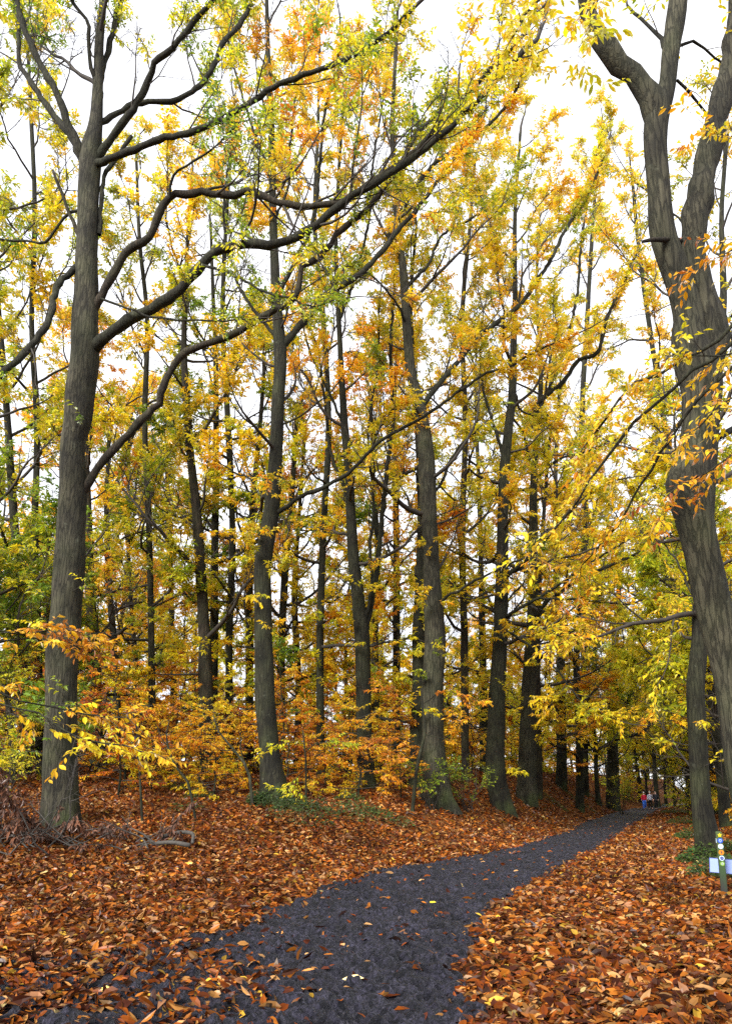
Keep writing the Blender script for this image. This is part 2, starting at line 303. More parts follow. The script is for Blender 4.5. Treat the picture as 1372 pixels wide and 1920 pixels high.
# ---------------------------------------------------------------- branching
def perp(d, az):
    d = d / (np.linalg.norm(d) + 1e-9)
    r = np.array([0, 0, 1.]) if abs(d[2]) < .9 else np.array([1., 0, 0])
    u = np.cross(d, r); u /= np.linalg.norm(u); v = np.cross(d, u)
    return u * math.cos(az) + v * math.sin(az)
class Grow:
    def __init__(s, **k):
        s.A = Acc(); s.tw = []; s.k = dict(sub=.42, twl=.7, sub_per_m=2.2, tw_per_m=3.0, up=.25, wig=.22, flat=0., lr=.42, minr=.0075, bare=.3); s.k.update(k)
    def line(s, p, d, L, up, wig, n):
        P = [np.array(p, float)]; d = np.array(d, float); d /= np.linalg.norm(d)
        for i in range(n):
            d = d + np.random.normal(0, wig, 3) * .6; d[2] += up * .3; d /= np.linalg.norm(d); P.append(P[-1] + d * L / n)
        return np.array(P)
    def twigs_on(s, P, t0=.1, per=None, L=None):
        k = s.k; seg = np.linalg.norm(np.diff(P, axis=0), axis=1); tot = seg.sum(); n = max(1, int(tot * (per or k['tw_per_m'])))
        for i in range(n):
            t = t0 + (1 - t0) * (i + random.random()) / n; x = t * (len(P) - 1); j = min(int(x), len(P) - 2); q = P[j] + (P[j + 1] - P[j]) * (x - j)
            d = P[j + 1] - P[j]; d /= np.linalg.norm(d) + 1e-9
            pd = perp(d, random.random() * 6.283)
            if k['flat']: pd[2] *= (1 - k['flat'])
            dd = d * .75 + pd * random.uniform(.5, 1.1); dd[2] += k['up'] * .4; dd /= np.linalg.norm(dd)
            l = (L or k['twl']) * random.uniform(.5, 1.2); mid = q + dd * l * .5 + np.random.normal(0, .05, 3) * l; e = q + dd * l + np.array([0, 0, -.08 * l])
            s.tw.append(np.array([q, mid, e]))
            tube(s.A, [q, mid, e], [k['minr'], k['minr'] * .75, k['minr'] * .3], 3)
        s.tw.append(np.array([P[-2], (P[-2] + P[-1]) / 2, P[-1] + (P[-1] - P[-2]) * .5]))
    def branch(s, p, d, L, r, depth):
        k = s.k
        n = max(4, int(L / .45)); P = s.line(p, d, L, k['up'], k['wig'], n)
        t = np.linspace(0, 1, len(P)); Rd = np.maximum(r * (1 - t * .85), k['minr'])
        tube(s.A, P, Rd, 6 if r > .04 else 4)
        keep = s.tw
        if random.random() < k['bare']: s.tw = []
        if depth <= 0: s.twigs_on(P)
        else: s.kids(P, r, L, depth, .2)
        s.tw = keep
        return P
    def kids(s, P, r, L, depth, t0, lenf=None, per=None):
        k = s.k; n = max(2, int(L * (1 - t0) * (per or k['sub_per_m']) / (1 if depth == 1 else 1.8)))
        az = random.random() * 6
        for i in range(n):
            t = t0 + (1 - t0) * (i + random.random() * .8) / n; x = t * (len(P) - 1); j = min(int(x), len(P) - 2)
            q = P[j] + (P[j + 1] - P[j]) * (x - j); d = P[j + 1] - P[j]; d /= np.linalg.norm(d) + 1e-9
            az += 2.4 + random.uniform(-.6, .6); pd = perp(d, az)
            if k['flat']: pd[2] *= (1 - k['flat']); 
            an = R(random.uniform(30, 60)); dd = d * math.cos(an) + pd * math.sin(an)
            l = (lenf or L * k['lr']) * (1.15 - .65 * t) * random.uniform(.6, 1.2); l = max(l, .6)
            s.branch(q, dd, l, max(k['minr'] * 1.5, min(r * .45, .011 * l + .006)), depth - 1)
        if depth >= 1: s.twigs_on(P, .75)

def props(o, label=None, cat=None, group=None, kind=None):
    if label: o['label'] = label
    if cat: o['category'] = cat
    if group: o['group'] = group
    if kind: o['kind'] = kind
    return o
def empty(name, loc, label, cat, group=None):
    o = bpy.data.objects.new(name, None); COL.objects.link(o); o.location = loc; o.empty_display_size = .3
    return props(o, label, cat, group)

# ---------------------------------------------------------------- the ground
def axis(lo, hi, fine_lo, fine_hi, st, g=1.09):
    c = list(np.arange(fine_lo, fine_hi, st)); s_ = st; x = c[-1]
    while x < hi: s_ *= g; x += s_; c.append(x)
    s_ = st; x = c[0]
    while x > lo: s_ *= g; x -= s_; c.insert(0, x)
    return np.array(c)
gx, gy = axis(-350, 400, -14, 16, .22), axis(-60, 600, 2, 42, .22)
X, Y = np.meshgrid(gx, gy); Z = terr(X, Y)
A = Acc(); nx, ny = len(gx), len(gy); i = np.arange(ny - 1)[:, None] * nx; j = np.arange(nx - 1)[None, :]
A.add(np.stack([X, Y, Z], -1), [np.stack([i + j, i + j + 1, i + nx + j + 1, i + nx + j], -1).reshape(-1, 4)])
props(A.build('ground', M['ground']), kind='structure')
# the muddy path: its own sheet, wobbling edges, trodden lumps
_lat = np.random.default_rng(99).random((256, 256))
def vn(x, y, f, o=0):
    x = np.asarray(x, float) * f + 1000 + o; y = np.asarray(y, float) * f + 1000 + o * 1.7; xi = np.floor(x).astype(int); yi = np.floor(y).astype(int); a = x - xi; b = y - yi
    a = a * a * (3 - 2 * a); b = b * b * (3 - 2 * b); g = lambda i, j: _lat[i % 256, j % 256]
    return (g(xi, yi) * (1 - a) + g(xi + 1, yi) * a) * (1 - b) + (g(xi, yi + 1) * (1 - a) + g(xi + 1, yi + 1) * a) * b - .5
def mudz(x, y):
    f = np.interp(y, [0, 14, 30, 60], [1, 1, .7, .3])
    r = vn(x + .3 * vn(x, y, 3), y, 7) * .09 + vn(x, y + .2 * vn(x, y, 5, 9), 14, 3) * .10 + vn(x, y, 26, 5) * .06 + vn(x, y, 2, 7) * .05
    return np.maximum(r, -.03) * f
def mudz_old(x, y):
    f = np.interp(y, [0, 14, 30, 60], [1, 1, .7, .3])
    return (.016 * np.sin(x * 9 + 2 * np.sin(y * 5)) * np.sin(y * 11 + 2 * np.sin(x * 4)) + .010 * np.sin(x * 23 + 3 * np.sin(y * 13)) * np.sin(y * 27 + 2.5 * np.sin(x * 17)) + .02 * np.sin(x * 2.3 + 1) * np.sin(y * 1.1) + .006 * np.sin(x * 51 + 4 * np.sin(y * 31)) * np.sin(y * 61 + 3 * np.sin(x * 41))) * f
ys = [1.5]
while ys[-1] < 150: ys.append(ys[-1] + max(.022, ys[-1] * .0038))
ys = np.array(ys); us = np.linspace(0, 1, 170)
wl = .14 * np.sin(ys * 2.1) + .09 * np.sin(ys * 5.3 + 1) + .05 * np.sin(ys * 13); wr = .12 * np.sin(ys * 1.9 + 2) + .08 * np.sin(ys * 6.1) + .04 * np.sin(ys * 15 + 1)
mudl = lambda y: xl(y) - .12 - 1.7 * sm((10.2 - y) / 3.2)
L_ = mudl(ys) + wl; R_ = xr(ys) + .1 + wr
X = L_[:, None] * (1 - us) + R_[:, None] * us; Y = np.repeat(ys[:, None], len(us), 1)
edge = np.minimum(us, 1 - us)[None, :]
Z = np.where(edge < .02, terr(X, Y) - .03, terr(X, Y) + .035 + mudz(X, Y))
A = Acc(); nx, ny = len(us), len(ys); i = np.arange(ny - 1)[:, None] * nx; j = np.arange(nx - 1)[None, :]
A.add(np.stack([X, Y, Z], -1), [np.stack([i + j, i + j + 1, i + nx + j + 1, i + nx + j], -1).reshape(-1, 4)])
props(A.build('path', M['mud']), kind='structure')
# fallen leaves lying over it
LIT = np.array([(.30, .080, .010), (.44, .155, .022), (.20, .048, .009), (.48, .24, .075), (.09, .026, .015), (.52, .30, .13), (.34, .17, .09), (.60, .38, .05), (.07, .03, .02), (.62, .50, .22)])
LW = np.array([.19, .16, .20, .11, .16, .05, .07, .022, .09, .008]); LW /= LW.sum()
def scatter(A, n, y0, y1, hi, size, x0f, x1f, sparse=1.0, tilt=.55):
    y = np.sqrt(rng.uniform(y0 ** 2, y1 ** 2, n)); a, b = x0f(y), x1f(y); x = a + (b - a) * rng.random(n)
    dl, dr = x - xl(y), xr(y) - x; ins = np.minimum(dl, dr)
    wob = .25 * np.sin(y * 2.3 + x * 3) + .12 * np.sin(y * 7 + x * 5)
    nearL = sm((13 - y) / 6)                       # in front the left edge frays out over metres of mud
    pl = np.where(dl < 0, 1 - nearL * .72 * np.exp(-np.maximum(-dl, 0) / 1.3), np.exp(-np.maximum(dl, 0) / (.16 + .22 * nearL)) * .6)
    pr = np.where(dr < 0, 1, np.exp(-np.maximum(dr, 0) / .13) * .6)
    cl = .5 + .5 * np.sin(x * 2.9 + 2 * np.sin(y * 1.9)) * np.sin(y * 3.3 + np.sin(x * 2.1))
    pl = np.where((dl < 0) & (nearL > 0), pl * (1 - nearL * .6 * cl * np.exp(-np.maximum(-dl, 0) / 2.)), pl)
    p = np.where(dl < wob, pl, np.where(dr < wob * .6, pr, np.maximum(np.maximum(pl * (dl < 1), pr * (dr < .5)), .004)))
    p = np.where((dl > wob) & (dr > wob * .6), np.maximum(pl * .22, np.maximum(pr * .2, .022)), p)
    pn = np.interp(x + .25 * np.sin(y * 3 + x * 4), [-4.5, -2.8, -1.9, -1.2, -.8, -.3], [1.0, .9, .62, .36, .15, .025])
    bl = sm((9.3 - y) / 2.0) * (x < 0.2); p = np.where(bl > 0, p * (1 - bl) + pn * bl * (.4 + 1.1 * cl), p)
    k = rng.random(n) < p * sparse; x, y = x[k], y[k]; n = len(x); onp = (x > mudl(y)) & (x < xr(y))
    z = terr(x, y) + np.where(onp, .035 + mudz(x, y), 0) + np.where(onp, rng.uniform(.008, .02, n), rng.uniform(.015, .085, n))
    az = rng.uniform(0, 6.283, n); el = rng.normal(0, tilt * .6, n)
    D = np.stack([np.cos(az) * np.cos(el), np.sin(az) * np.cos(el), np.sin(el)], -1)
    ups = np.tile([0, 0, 1.], (n, 1)) + rng.normal(0, tilt, (n, 3))
    ci = rng.choice(len(LIT), n, p=LW); C = LIT[ci] * np.array([.80, .75, .68]) * rng.uniform(.3, 1.05, (n, 1)) * (1 + .7 * vn(x, y, 1.3, 4))[:, None]
    Ls = size * rng.uniform(.55, 1.3, n)
    leaves(A, np.stack([x, y, z], -1) - D * Ls[:, None] * .5, D, Ls, Ls * rng.uniform(.13, .26, n), C, hi, ups, curl=.8)
A = Acc()
half = lambda y: y * 690 / F * 1.12 + 1.2
scatter(A, 48000, 3.5, 11, True, .14, lambda y: -half(y), lambda y: half(y))
scatter(A, 62000, 11, 22, True, .145, lambda y: -half(y), lambda y: half(y))
scatter(A, 70000, 22, 45, False, .17, lambda y: -half(y), lambda y: half(y))
scatter(A, 26000, 45, 100, False, .22, lambda y: xl(y) - 10, lambda y: xr(y) + 8)
props(A.build('fallen_leaves', M['litter'], color=True, smooth=False), 'thick carpet of rust and tan fallen leaves either side of the path', 'fallen leaves', kind='stuff')

# ---------------------------------------------------------------- traced trees
NAMES = []
def traced(label, D, trunk, limbs=(), bark='bark_grey', pal=(.3, .8), auto=(0,), leaf=.15, nl=9, gk={}, limbk={}, group=None, name='tree', hi=False, aspect=.2, sides=20, topL=2.5, flare=.25, colf=None, cat='tree', extra=None, epi=None, kid_per=None, limb_t0=.25, kid_len=None):
    """trunk: (px, py, radius px) from the ground up; limbs: (list of px,py ; r0 px ; r1 px ; depth change)"""
    P0 = at(trunk[0][0], trunk[0][1], D); x0, y0 = P0[0], D
    zb = float(terr(x0, y0))
    P = []
    for k, t in enumerate(trunk):
        p = at(t[0], t[1], D + (t[3] if len(t) > 3 else 0)); P.append([*p, t[2] * mpp(p) * (.82 if D < 12 else .87)])
    P = np.array(P); P[0, 2] = min(P[0, 2], zb) - .12
    base = np.array([x0, y0, zb]); root = empty(name, base, label, cat, group)
    Q = catmull(P, .16 if sides > 12 else .35); Q[:, 3] = np.maximum(Q[:, 3], .012)
    A = Acc(); tube(A, Q[:, :3], Q[:, 3], sides, wob=.07, flute=flare, seed=x0 * 3.1, cap=True)
    A.build('trunk', M[bark], root, base)
    G = Grow(**gk)
    ends = []
    for li in limbs:
        pts, r0, r1, dd = li[:4]; opt = li[4] if len(li) > 4 else {}
        n = len(pts); LP = []
        for q, (a, b) in enumerate(pts):
            t = q / (n - 1); p = at(a, b, D + opt.get('d0', 0) + dd * t); LP.append([*p, (r0 * (1 - t) + r1 * t) * mpp(p) * (.72 if r0 < 20 else .95)])
        LP = catmull(np.array(LP), .22); LP[1:-1, :3] += np.random.normal(0, .018, (len(LP) - 2, 3)); LP[:, 3] = np.maximum(LP[:, 3], .01)
        LA = Acc(); LP[:, 3] *= 1 + .1 * np.sin(np.arange(len(LP)) * 1.3)
        tube(LA, LP[:, :3], LP[:, 3], 10 if r0 > 4 else 6, cap=True); LA.build('limb', M[opt.get('bark', bark if bark != 'bark_grey' else 'bark_dark')], root, base)
        L = np.linalg.norm(np.diff(LP[:, :3], axis=0), axis=1).sum()
        if opt.get('bare'): continue
        G.kids(LP[:, :3], float(LP[:, 3].mean()), L, 2 if L > 3 else 1, opt.get('t0', limb_t0), lenf=opt.get('kl', kid_len or min(2.6, L * .35)), per=opt.get('per', kid_per))
        if not opt.get('noend'):
            G.branch(LP[-1, :3], LP[-1, :3] - LP[-3, :3], opt.get('endL', min(2.5, L * .35)), float(LP[-1, 3]), 1)
    # limbs growing up the trunk on their own
    na = auto[0]
    if na:
        _, t0, t1, La, an0, an1, dp = auto; na = int(na * .72); az = random.random() * 6
        cum = np.concatenate([[0], np.cumsum(np.linalg.norm(np.diff(Q[:, :3], axis=0), axis=1))]); H = cum[-1]
        for i in range(na):
            t = t0 + (t1 - t0) * (i + random.random() * .7) / na; j = min(np.searchsorted(cum, t * H), len(Q) - 2); az += 2.4 + random.uniform(-.4, .4)
            e = R(an0 + (an1 - an0) * (t - t0) / max(.01, t1 - t0) + random.uniform(-14, 14)); d = np.array([math.cos(az) * math.cos(e), math.sin(az) * math.cos(e), math.sin(e)])
            rl = (t - t0) / max(.01, (t1 - t0)); l = La * random.uniform(.6, 1.6) * (1.05 + .3 * rl - .5 * rl * rl)
            G.branch(Q[j, :3], d, l, min(Q[j, 3] * .5, .02 + .014 * l), dp)
        G.branch(Q[-1, :3], Q[-1, :3] - Q[-4, :3], topL, float(Q[-1, 3]), 1)
    ne = epi if epi is not None else (14 if cat == 'tree' and D > 15 else 0); zz = Q[:, 2] - Q[0, 2]
    for i in range(ne):
        h = random.uniform(2.2, 12); j = int(np.clip(np.searchsorted(zz, h), 1, len(Q) - 3)); a_ = random.uniform(0, 6.28) if i % 2 else random.uniform(-2.4, -.7)
        o_ = np.array([math.cos(a_), math.sin(a_), random.uniform(-.1, .3)]); kb = G.k['bare'], G.k['flat']; G.k['bare'] = 0; G.k['flat'] = .8
        G.branch(Q[j, :3] + o_ * Q[j, 3] * .8, o_, random.uniform(.5, 1.5) * (D / 28) ** .5, .012, 0); G.k['bare'], G.k['flat'] = kb
    if extra: extra(G)
    if G.A.n: G.A.build('twigs', M['twig'], root, base)
    LA = Acc(); twig_leaves(LA, G.tw, nl, leaf, pal[0], pal[1], hi=hi, aspect=aspect, colf=colf)
    if LA.n: LA.build('crown', M['leaf'], root, base, color=True, smooth=False)
    NAMES.append((label, G.A.n, LA.n))
    return root

TK = dict(tw_per_m=4.6, sub_per_m=2.2, twl=.6, up=.3, wig=.28)
# -- the great grey tree on the left
def t1col(m, u):   # greener towards the crown, ends of the long right-hand limbs green to gold
    return u
traced('tallest grey trunk at left with a fork high up and long limbs reaching right', 20,
  [(117,1556,43),(114,1520,38),(113,1400,34.5),(116,1300,33.5),(119,1200,35),(124,1150,31),(131,1060,31.5),(134,1000,29),(137,900,29),(138,830,26),(146,790,29),(152,730,30),(158,680,29),(161,580,26),(163,480,23.5),(166,400,22),(168,320,22),(172,280,21),(180,230,14),(184,160,11),(186,90,10),(192,20,8),(198,-70,6)],
  [([(158,300),(150,280),(130,235),(115,190),(75,115),(50,65),(32,0),(20,-60)],11,7,-1),
   ([(155,300),(135,260),(90,200),(55,150),(37,115),(35,50),(28,0)],10,4,.8),
   ([(182,160),(168,110),(165,50),(135,0),(120,-40)],5.5,4,-1),
   ([(186,190),(195,125),(215,50),(222,0),(228,-50)],8,6,.8),
   ([(178,300),(220,245),(250,205),(280,150),(290,120),(325,90),(365,40),(400,0),(430,-40)],10,6,-2),
   ([(182,232),(200,225),(220,212),(265,192),(320,190),(360,172),(395,135),(415,85),(450,45),(475,0),(490,-50)],7.5,6,1.5),
   ([(180,308),(195,303),(240,285),(300,260),(350,250),(415,225),(475,190),(525,155),(600,130),(690,90),(760,30)],10,5.5,-3),
   ([(186,440),(195,335),(220,295),(247,255)],6,4.5,.3,dict(bare=1)),
   ([(170,590),(205,530),(235,475),(280,445),(300,400),(320,370),(380,362),(440,367),(465,357),(525,380),(600,385),(650,375),(690,345),(760,300),(830,230),(900,150),(960,90)],11,6.5,-2.5,dict(t0=.3,per=2.6,kl=4.0,bark='bark_brown')),
   ([(318,372),(325,330),(350,310),(400,278),(440,240)],4,2,-1.2,dict(d0=-.9)),
   ([(168,655),(190,640),(240,600),(300,570),(340,540),(380,495),(415,465),(470,458),(520,457),(570,435),(620,400),(660,365),(700,345),(760,305),(810,265),(870,215),(930,150),(985,90)],15,6.5,-3,dict(t0=.33,per=2.6,kl=4.2)),
   ([(155,925),(185,875),(230,825),(265,790),(300,755),(302,738),(320,695),(350,660),(400,640),(450,620),(500,590),(540,570),(560,540),(567,500),(600,480),(640,430),(690,390),(740,325),(780,250)],10.5,7,-1.5,dict(t0=.35,per=2.2,kl=3.2,bark='bark_brown')),
   ([(380,497),(440,515),(500,550),(545,560),(590,575),(640,560)],4,2,-1.5,dict(d0=-1)),
   ([(150,495),(107,540),(95,595),(60,645),(0,705),(-60,745)],8,9,-3,dict(t0=.5,per=1)),
   ([(150,445),(130,400),(118,365),(100,320)],5,3.5,-.3,dict(bare=1,bark='bark_brown')),
   ([(146,395),(120,410),(85,452),(40,452),(-10,448)],4,3,.8,dict(per=1.3)),
   ([(190,560),(290,595),(360,600),(420,602),(470,597)],3.5,2,-1,dict(d0=-.6,per=1)),
  ], pal=(.04,.5), auto=(5,.8,.98,3.4,20,60,1), nl=8, gk=dict(TK, tw_per_m=4.6, bare=.42, minr=.008), leaf=.165, kid_per=2.6, aspect=.22, kid_len=2.6,
  colf=lambda m, u: u - .07 + .16 * sm((m[:,0]+3.5)/5) + .1 * (vn(m[:,0], m[:,2], .6) > .2))
# -- second tree from the left
traced('dark straight trunk with green plants at its foot, second big tree from left', 24,
  [(516,1500,40),(512,1470,31),(507,1430,24.5),(503,1390,22),(497,1300,21),(494,1210,19),(493,1120,19),(493,1060,19),(500,1010,18),(509,960,17),(514,900,15.5),(517,860,14),(520,780,14),(525,700,14),(525,650,14),(520,590,11),(515,500,9.5),(512,400,8.5),(510,300,7.5),(508,200,6),(503,100,5),(500,0,4),(498,-60,3)],
  [([(528,650),(570,602),(600,560),(650,530),(690,500),(740,440),(790,380),(850,300),(900,230)],10,4,1.5),
   ([(512,965),(530,955),(565,930),(615,910),(660,880),(686,855),(716,825),(761,800),(811,770),(866,730),(911,700),(961,685),(1011,655),(1066,635)],6,2.5,-2),
   ([(525,640),(490,600),(450,540),(430,480),(420,400),(430,300),(440,200)],5,2.5,1),
   ([(516,560),(560,480),(590,400),(600,300),(610,200),(640,80)],6,3,-1),
   ([(512,420),(540,350),(545,260),(560,150),(590,40)],4,2,1),
   ([(511,330),(480,260),(455,180),(430,90),(425,0)],4,2,.5),
   ([(520,800),(560,780),(620,735),(660,680)],3,1.5,-.5),
   ([(505,940),(470,900),(440,885),(400,860)],3,1.5,1)],
  bark='bark_dark', pal=(.3,.68), auto=(20,.3,.97,3.6,0,60,1), nl=14, gk=TK, leaf=.19)
# -- third: slim with several steep stems
traced('slim grey trunk splitting into steep stems, between the two stoutest middle trees', 29,
  [(686,1478,22),(684,1400,17),(681,1300,16.5),(679,1200,17),(672,1130,14),(663,1050,12),(657,950,10.5),(653,870,9),(646,800,8),(640,700,6.5),(635,600,5.5),(630,480,4.5),(632,380,4),(640,250,3),(650,130,2.5)],
  [([(682,1200),(705,1080),(715,980),(725,880),(735,780),(732,650),(740,520),(745,420)],8,3,1),
   ([(682,1170),(697,1100),(694,1030),(700,940),(690,820),(705,700),(712,560)],5,2.5,-1),
   ([(657,960),(640,900),(620,850),(610,770),(600,680),(580,600)],5,2,1),
   ([(646,800),(600,700),(575,640),(560,540)],4,2,-1),
   ([(636,600),(665,520),(690,420),(700,300),(720,180),(740,60)],4.5,2,0)],
  bark='bark_dark', pal=(.34,.72), auto=(22,.25,.97,3.4,5,65,1), nl=14, gk=TK, leaf=.19)
# -- fourth: the stoutest with the swollen base
traced('stoutest trunk in the middle with swollen dark base and pimpled grey bark', 28,
  [(822,1524,46),(817,1490,38),(815,1450,29),(812,1400,25),(811,1300,23),(815,1200,22),(812,1130,20),(808,1050,17.5),(803,950,17.5),(800,880,18),(794,800,14),(784,750,12),(770,700,11),(762,600,9.5),(755,500,8.5),(745,440,7.5),(742,350,6),(735,250,5),(740,130,4),(745,20,3)],
  [([(785,775),(810,735),(836,705),(886,645),(936,600),(976,570),(1011,520),(1036,480),(1060,430),(1100,370),(1130,300)],8,3.5,2),
   ([(742,470),(731,440),(761,380),(801,320),(851,280),(911,240),(960,180),(990,110)],7,3,-2),
   ([(826,1130),(836,1120),(870,1100),(926,1070),(986,1045),(1040,1020)],4.5,2,-2),
   ([(758,540),(800,500),(830,440),(900,400),(960,350)],5,2,2),
   ([(762,610),(745,570),(700,520),(660,500)],4,2,-2),
   ([(803,940),(830,900),(850,850),(900,800)],5,2,0)],
  bark='bark_grey', pal=(.15,.6), auto=(24,.25,.97,4.0,0,55,1), nl=15, gk=TK, leaf=.195, flare=.4)
traced('plain trunk pressed close behind the stoutest middle tree, on its left', 30.5,
  [(783,1492,22),(783,1400,17),(785,1300,15),(785,1200,14.5),(788,1100,12),(790,1000,9.5),(788,900,8),(783,800,7),(775,680,5),(770,560,4),(780,430,3)],
  bark='bark_dark', pal=(.3,.68), auto=(20,.3,.97,3.4,10,60,1), nl=11, gk=TK, leaf=.185)
# -- fifth and sixth, by the path
traced('dark trunk with forward foot beside the left edge of the path', 33,
  [(945,1534,26),(938,1500,23),(930,1460,21),(928,1400,19.5),(932,1300,18.5),(937,1200,15),(940,1100,14),(942,1000,12.5),(944,900,11),(953,800,9.5),(960,740,9),(962,650,7),(965,550,5.5),(965,400,4),(975,250,3)],
  [([(945,1082),(955,1074),(986,1050),(1020,1000),(1046,980),(1100,930),(1150,900)],6,2.5,-2),
   ([(948,1158),(960,1148),(1011,1120),(1056,1090),(1100,1060),(1180,1010),(1240,980)],5,2,-4),
   ([(1011,1121),(1086,1125),(1171,1132),(1216,1122),(1251,1125),(1296,1138)],3,2,-1,dict(d0=-1.5,per=1)),
   ([(945,1182),(956,1187),(1006,1220),(1046,1260),(1081,1305),(1111,1330),(1161,1352)],4,1.5,-4),
   ([(945,860),(920,780),(900,700),(905,600)],5,2,1)],
  bark='bark_dark', pal=(.28,.6), auto=(34,.2,.98,4.4,-5,50,1), nl=16, gk=TK, leaf=.21)
traced('grey trunk standing just right of and behind the dark path-side tree', 40,
  [(986,1500,23),(987,1460,20),(988,1400,18),(990,1300,15.5),(993,1250,14),(998,1150,11.5),(1000,1050,10.5),(999,950,8.5),(1003,850,7),(1012,750,5.5),(1012,650,4.5),(1005,550,3.5),(1010,420,2.5)],
  [([(1002,850),(1006,790),(1006,760),(1056,715),(1086,675),(1121,660),(1136,600),(1160,550),(1190,480)],7,4,-3,dict(t0=.4)),
   ([(1000,1160),(1008,1150),(1036,1115),(1081,1090),(1111,1075),(1190,1040),(1230,1020)],6,3,-4),
   ([(1012,760),(1050,680),(1080,560),(1090,450),(1110,330),(1130,240)],5,2,0),
   ([(1000,900),(1050,860),(1090,850),(1160,820)],4,2,-2)],
  bark='bark_grey', pal=(.32,.64), auto=(38,.2,.98,5.2,-5,50,1), nl=16, gk=TK, leaf=.23)
traced('thin dark trunk half hidden by golden leaves beyond the grey path-side tree', 58,
  [(1052,1484,13),(1052,1400,11),(1050,1300,10),(1050,1200,9),(1045,1130,8),(1040,1000,6),(1042,850,4),(1050,720,2.5)],
  bark='bark_dark', pal=(.34,.68), auto=(34,.1,.97,6,0,50,1), nl=16, gk=dict(TK, minr=.012), leaf=.27)
traced('slender leaning trunk among orange leaves left of the far path bend', 52,
  [(1085,1490,9),(1085,1350,8),(1080,1250,7),(1085,1150,5),(1095,1000,4),(1105,850,2.5)],
  bark='bark_dark', pal=(.4,.78), auto=(28,.1,.97,5,0,50,1), nl=16, gk=dict(TK, minr=.012), leaf=.22)
traced('broad trunk with ivy-green foot where the path bends out of sight', 68,
  [(1148,1508,16),(1148,1440,12.5),(1148,1350,10),(1150,1250,8),(1160,1100,5),(1170,980,3)],
  bark='bark_grey', pal=(.12,.5), auto=(20,.2,.97,7,0,50,1), nl=16, gk=dict(TK, minr=.014), leaf=.28)
# -- right-hand trees
traced('dark middling trunk left of the waymarked post, before the big forked tree', 19,
  [(1332,1612,30),(1324,1570,25),(1316,1520,21),(1310,1450,19),(1306,1350,19.5),(1303,1280,19),(1311,1200,17),(1310,1150,14),(1315,1080,13),(1325,980,12),(1335,850,11),(1345,700,9),(1355,560,7),(1352,400,5),(1362,250,4)],
  [([(1350,600),(1310,520),(1290,430),(1180,330)],4,2,2),
   ([(1310,1150),(1280,1080),(1240,1010),(1190,960)],3,1.5,3)],
  bark='bark_dark', pal=(.2,.6), auto=(26,.25,.97,3.4,0,60,1), nl=10, gk=TK, leaf=.17)
TRK = dict(tw_per_m=2.4, sub_per_m=1.5, twl=.5, up=.05, wig=.25, minr=.004)
traced('huge forked trunk at the right edge, leaning in and dividing high up', 10.5,
  [(1478,1725,72),(1456,1660,58),(1427,1560,50),(1397,1440,43),(1370,1260,39.5),(1350,1180,38.5),(1331,1110,38),(1312,1030,37.5),(1297,960,42),(1288,908,49),(1302,862,42),(1311,800,41),(1314,740,42),(1307,690,46),(1291,640,39),(1290,600,33),(1281,560,31),(1268,515,30),(1252,470,28.5),(1241,430,27),(1234,350,24),(1228,270,25),(1232,215,27),(1248,165,20),(1256,100,20),(1266,40,22),(1271,0,21),(1278,-80,18)],
  [([(1312,780),(1322,700),(1331,640),(1324,590),(1308,540),(1295,490),(1303,400),(1318,330),(1335,250),(1356,170),(1375,80),(1385,0),(1390,-60)],35,16,.0,dict(t0=.6,bark='bark_grey',d0=.12)),
   ([(1232,225),(1215,180),(1186,140),(1136,92),(1111,45),(1100,0),(1095,-60)],24,14,-.3,dict(t0=.7,bark='bark_grey')),
   ([(1275,452),(1250,452),(1225,450),(1204,453)],8,4,-.6,dict(bare=1,bark='bark_brown')),
   ([(1250,100),(1230,60),(1200,35),(1175,10)],6,3,.6,dict(per=1.5,kl=1)),
   ([(1262,90),(1300,75),(1340,110),(1372,130)],4,2.5,.5,dict(per=2,kl=.9)),
   ([(1268,150),(1300,185),(1330,215),(1340,240)],4,2.5,.6,dict(per=2,kl=.9)),
   ([(1345,820),(1360,810),(1385,798)],9,8,.3,dict(bare=1)),
  ], bark='bark_grey', pal=(.3,.62), nl=5, gk=TRK, leaf=.13, sides=28, flare=.2, limb_t0=.2, kid_len=1.1, hi=True, aspect=.2)

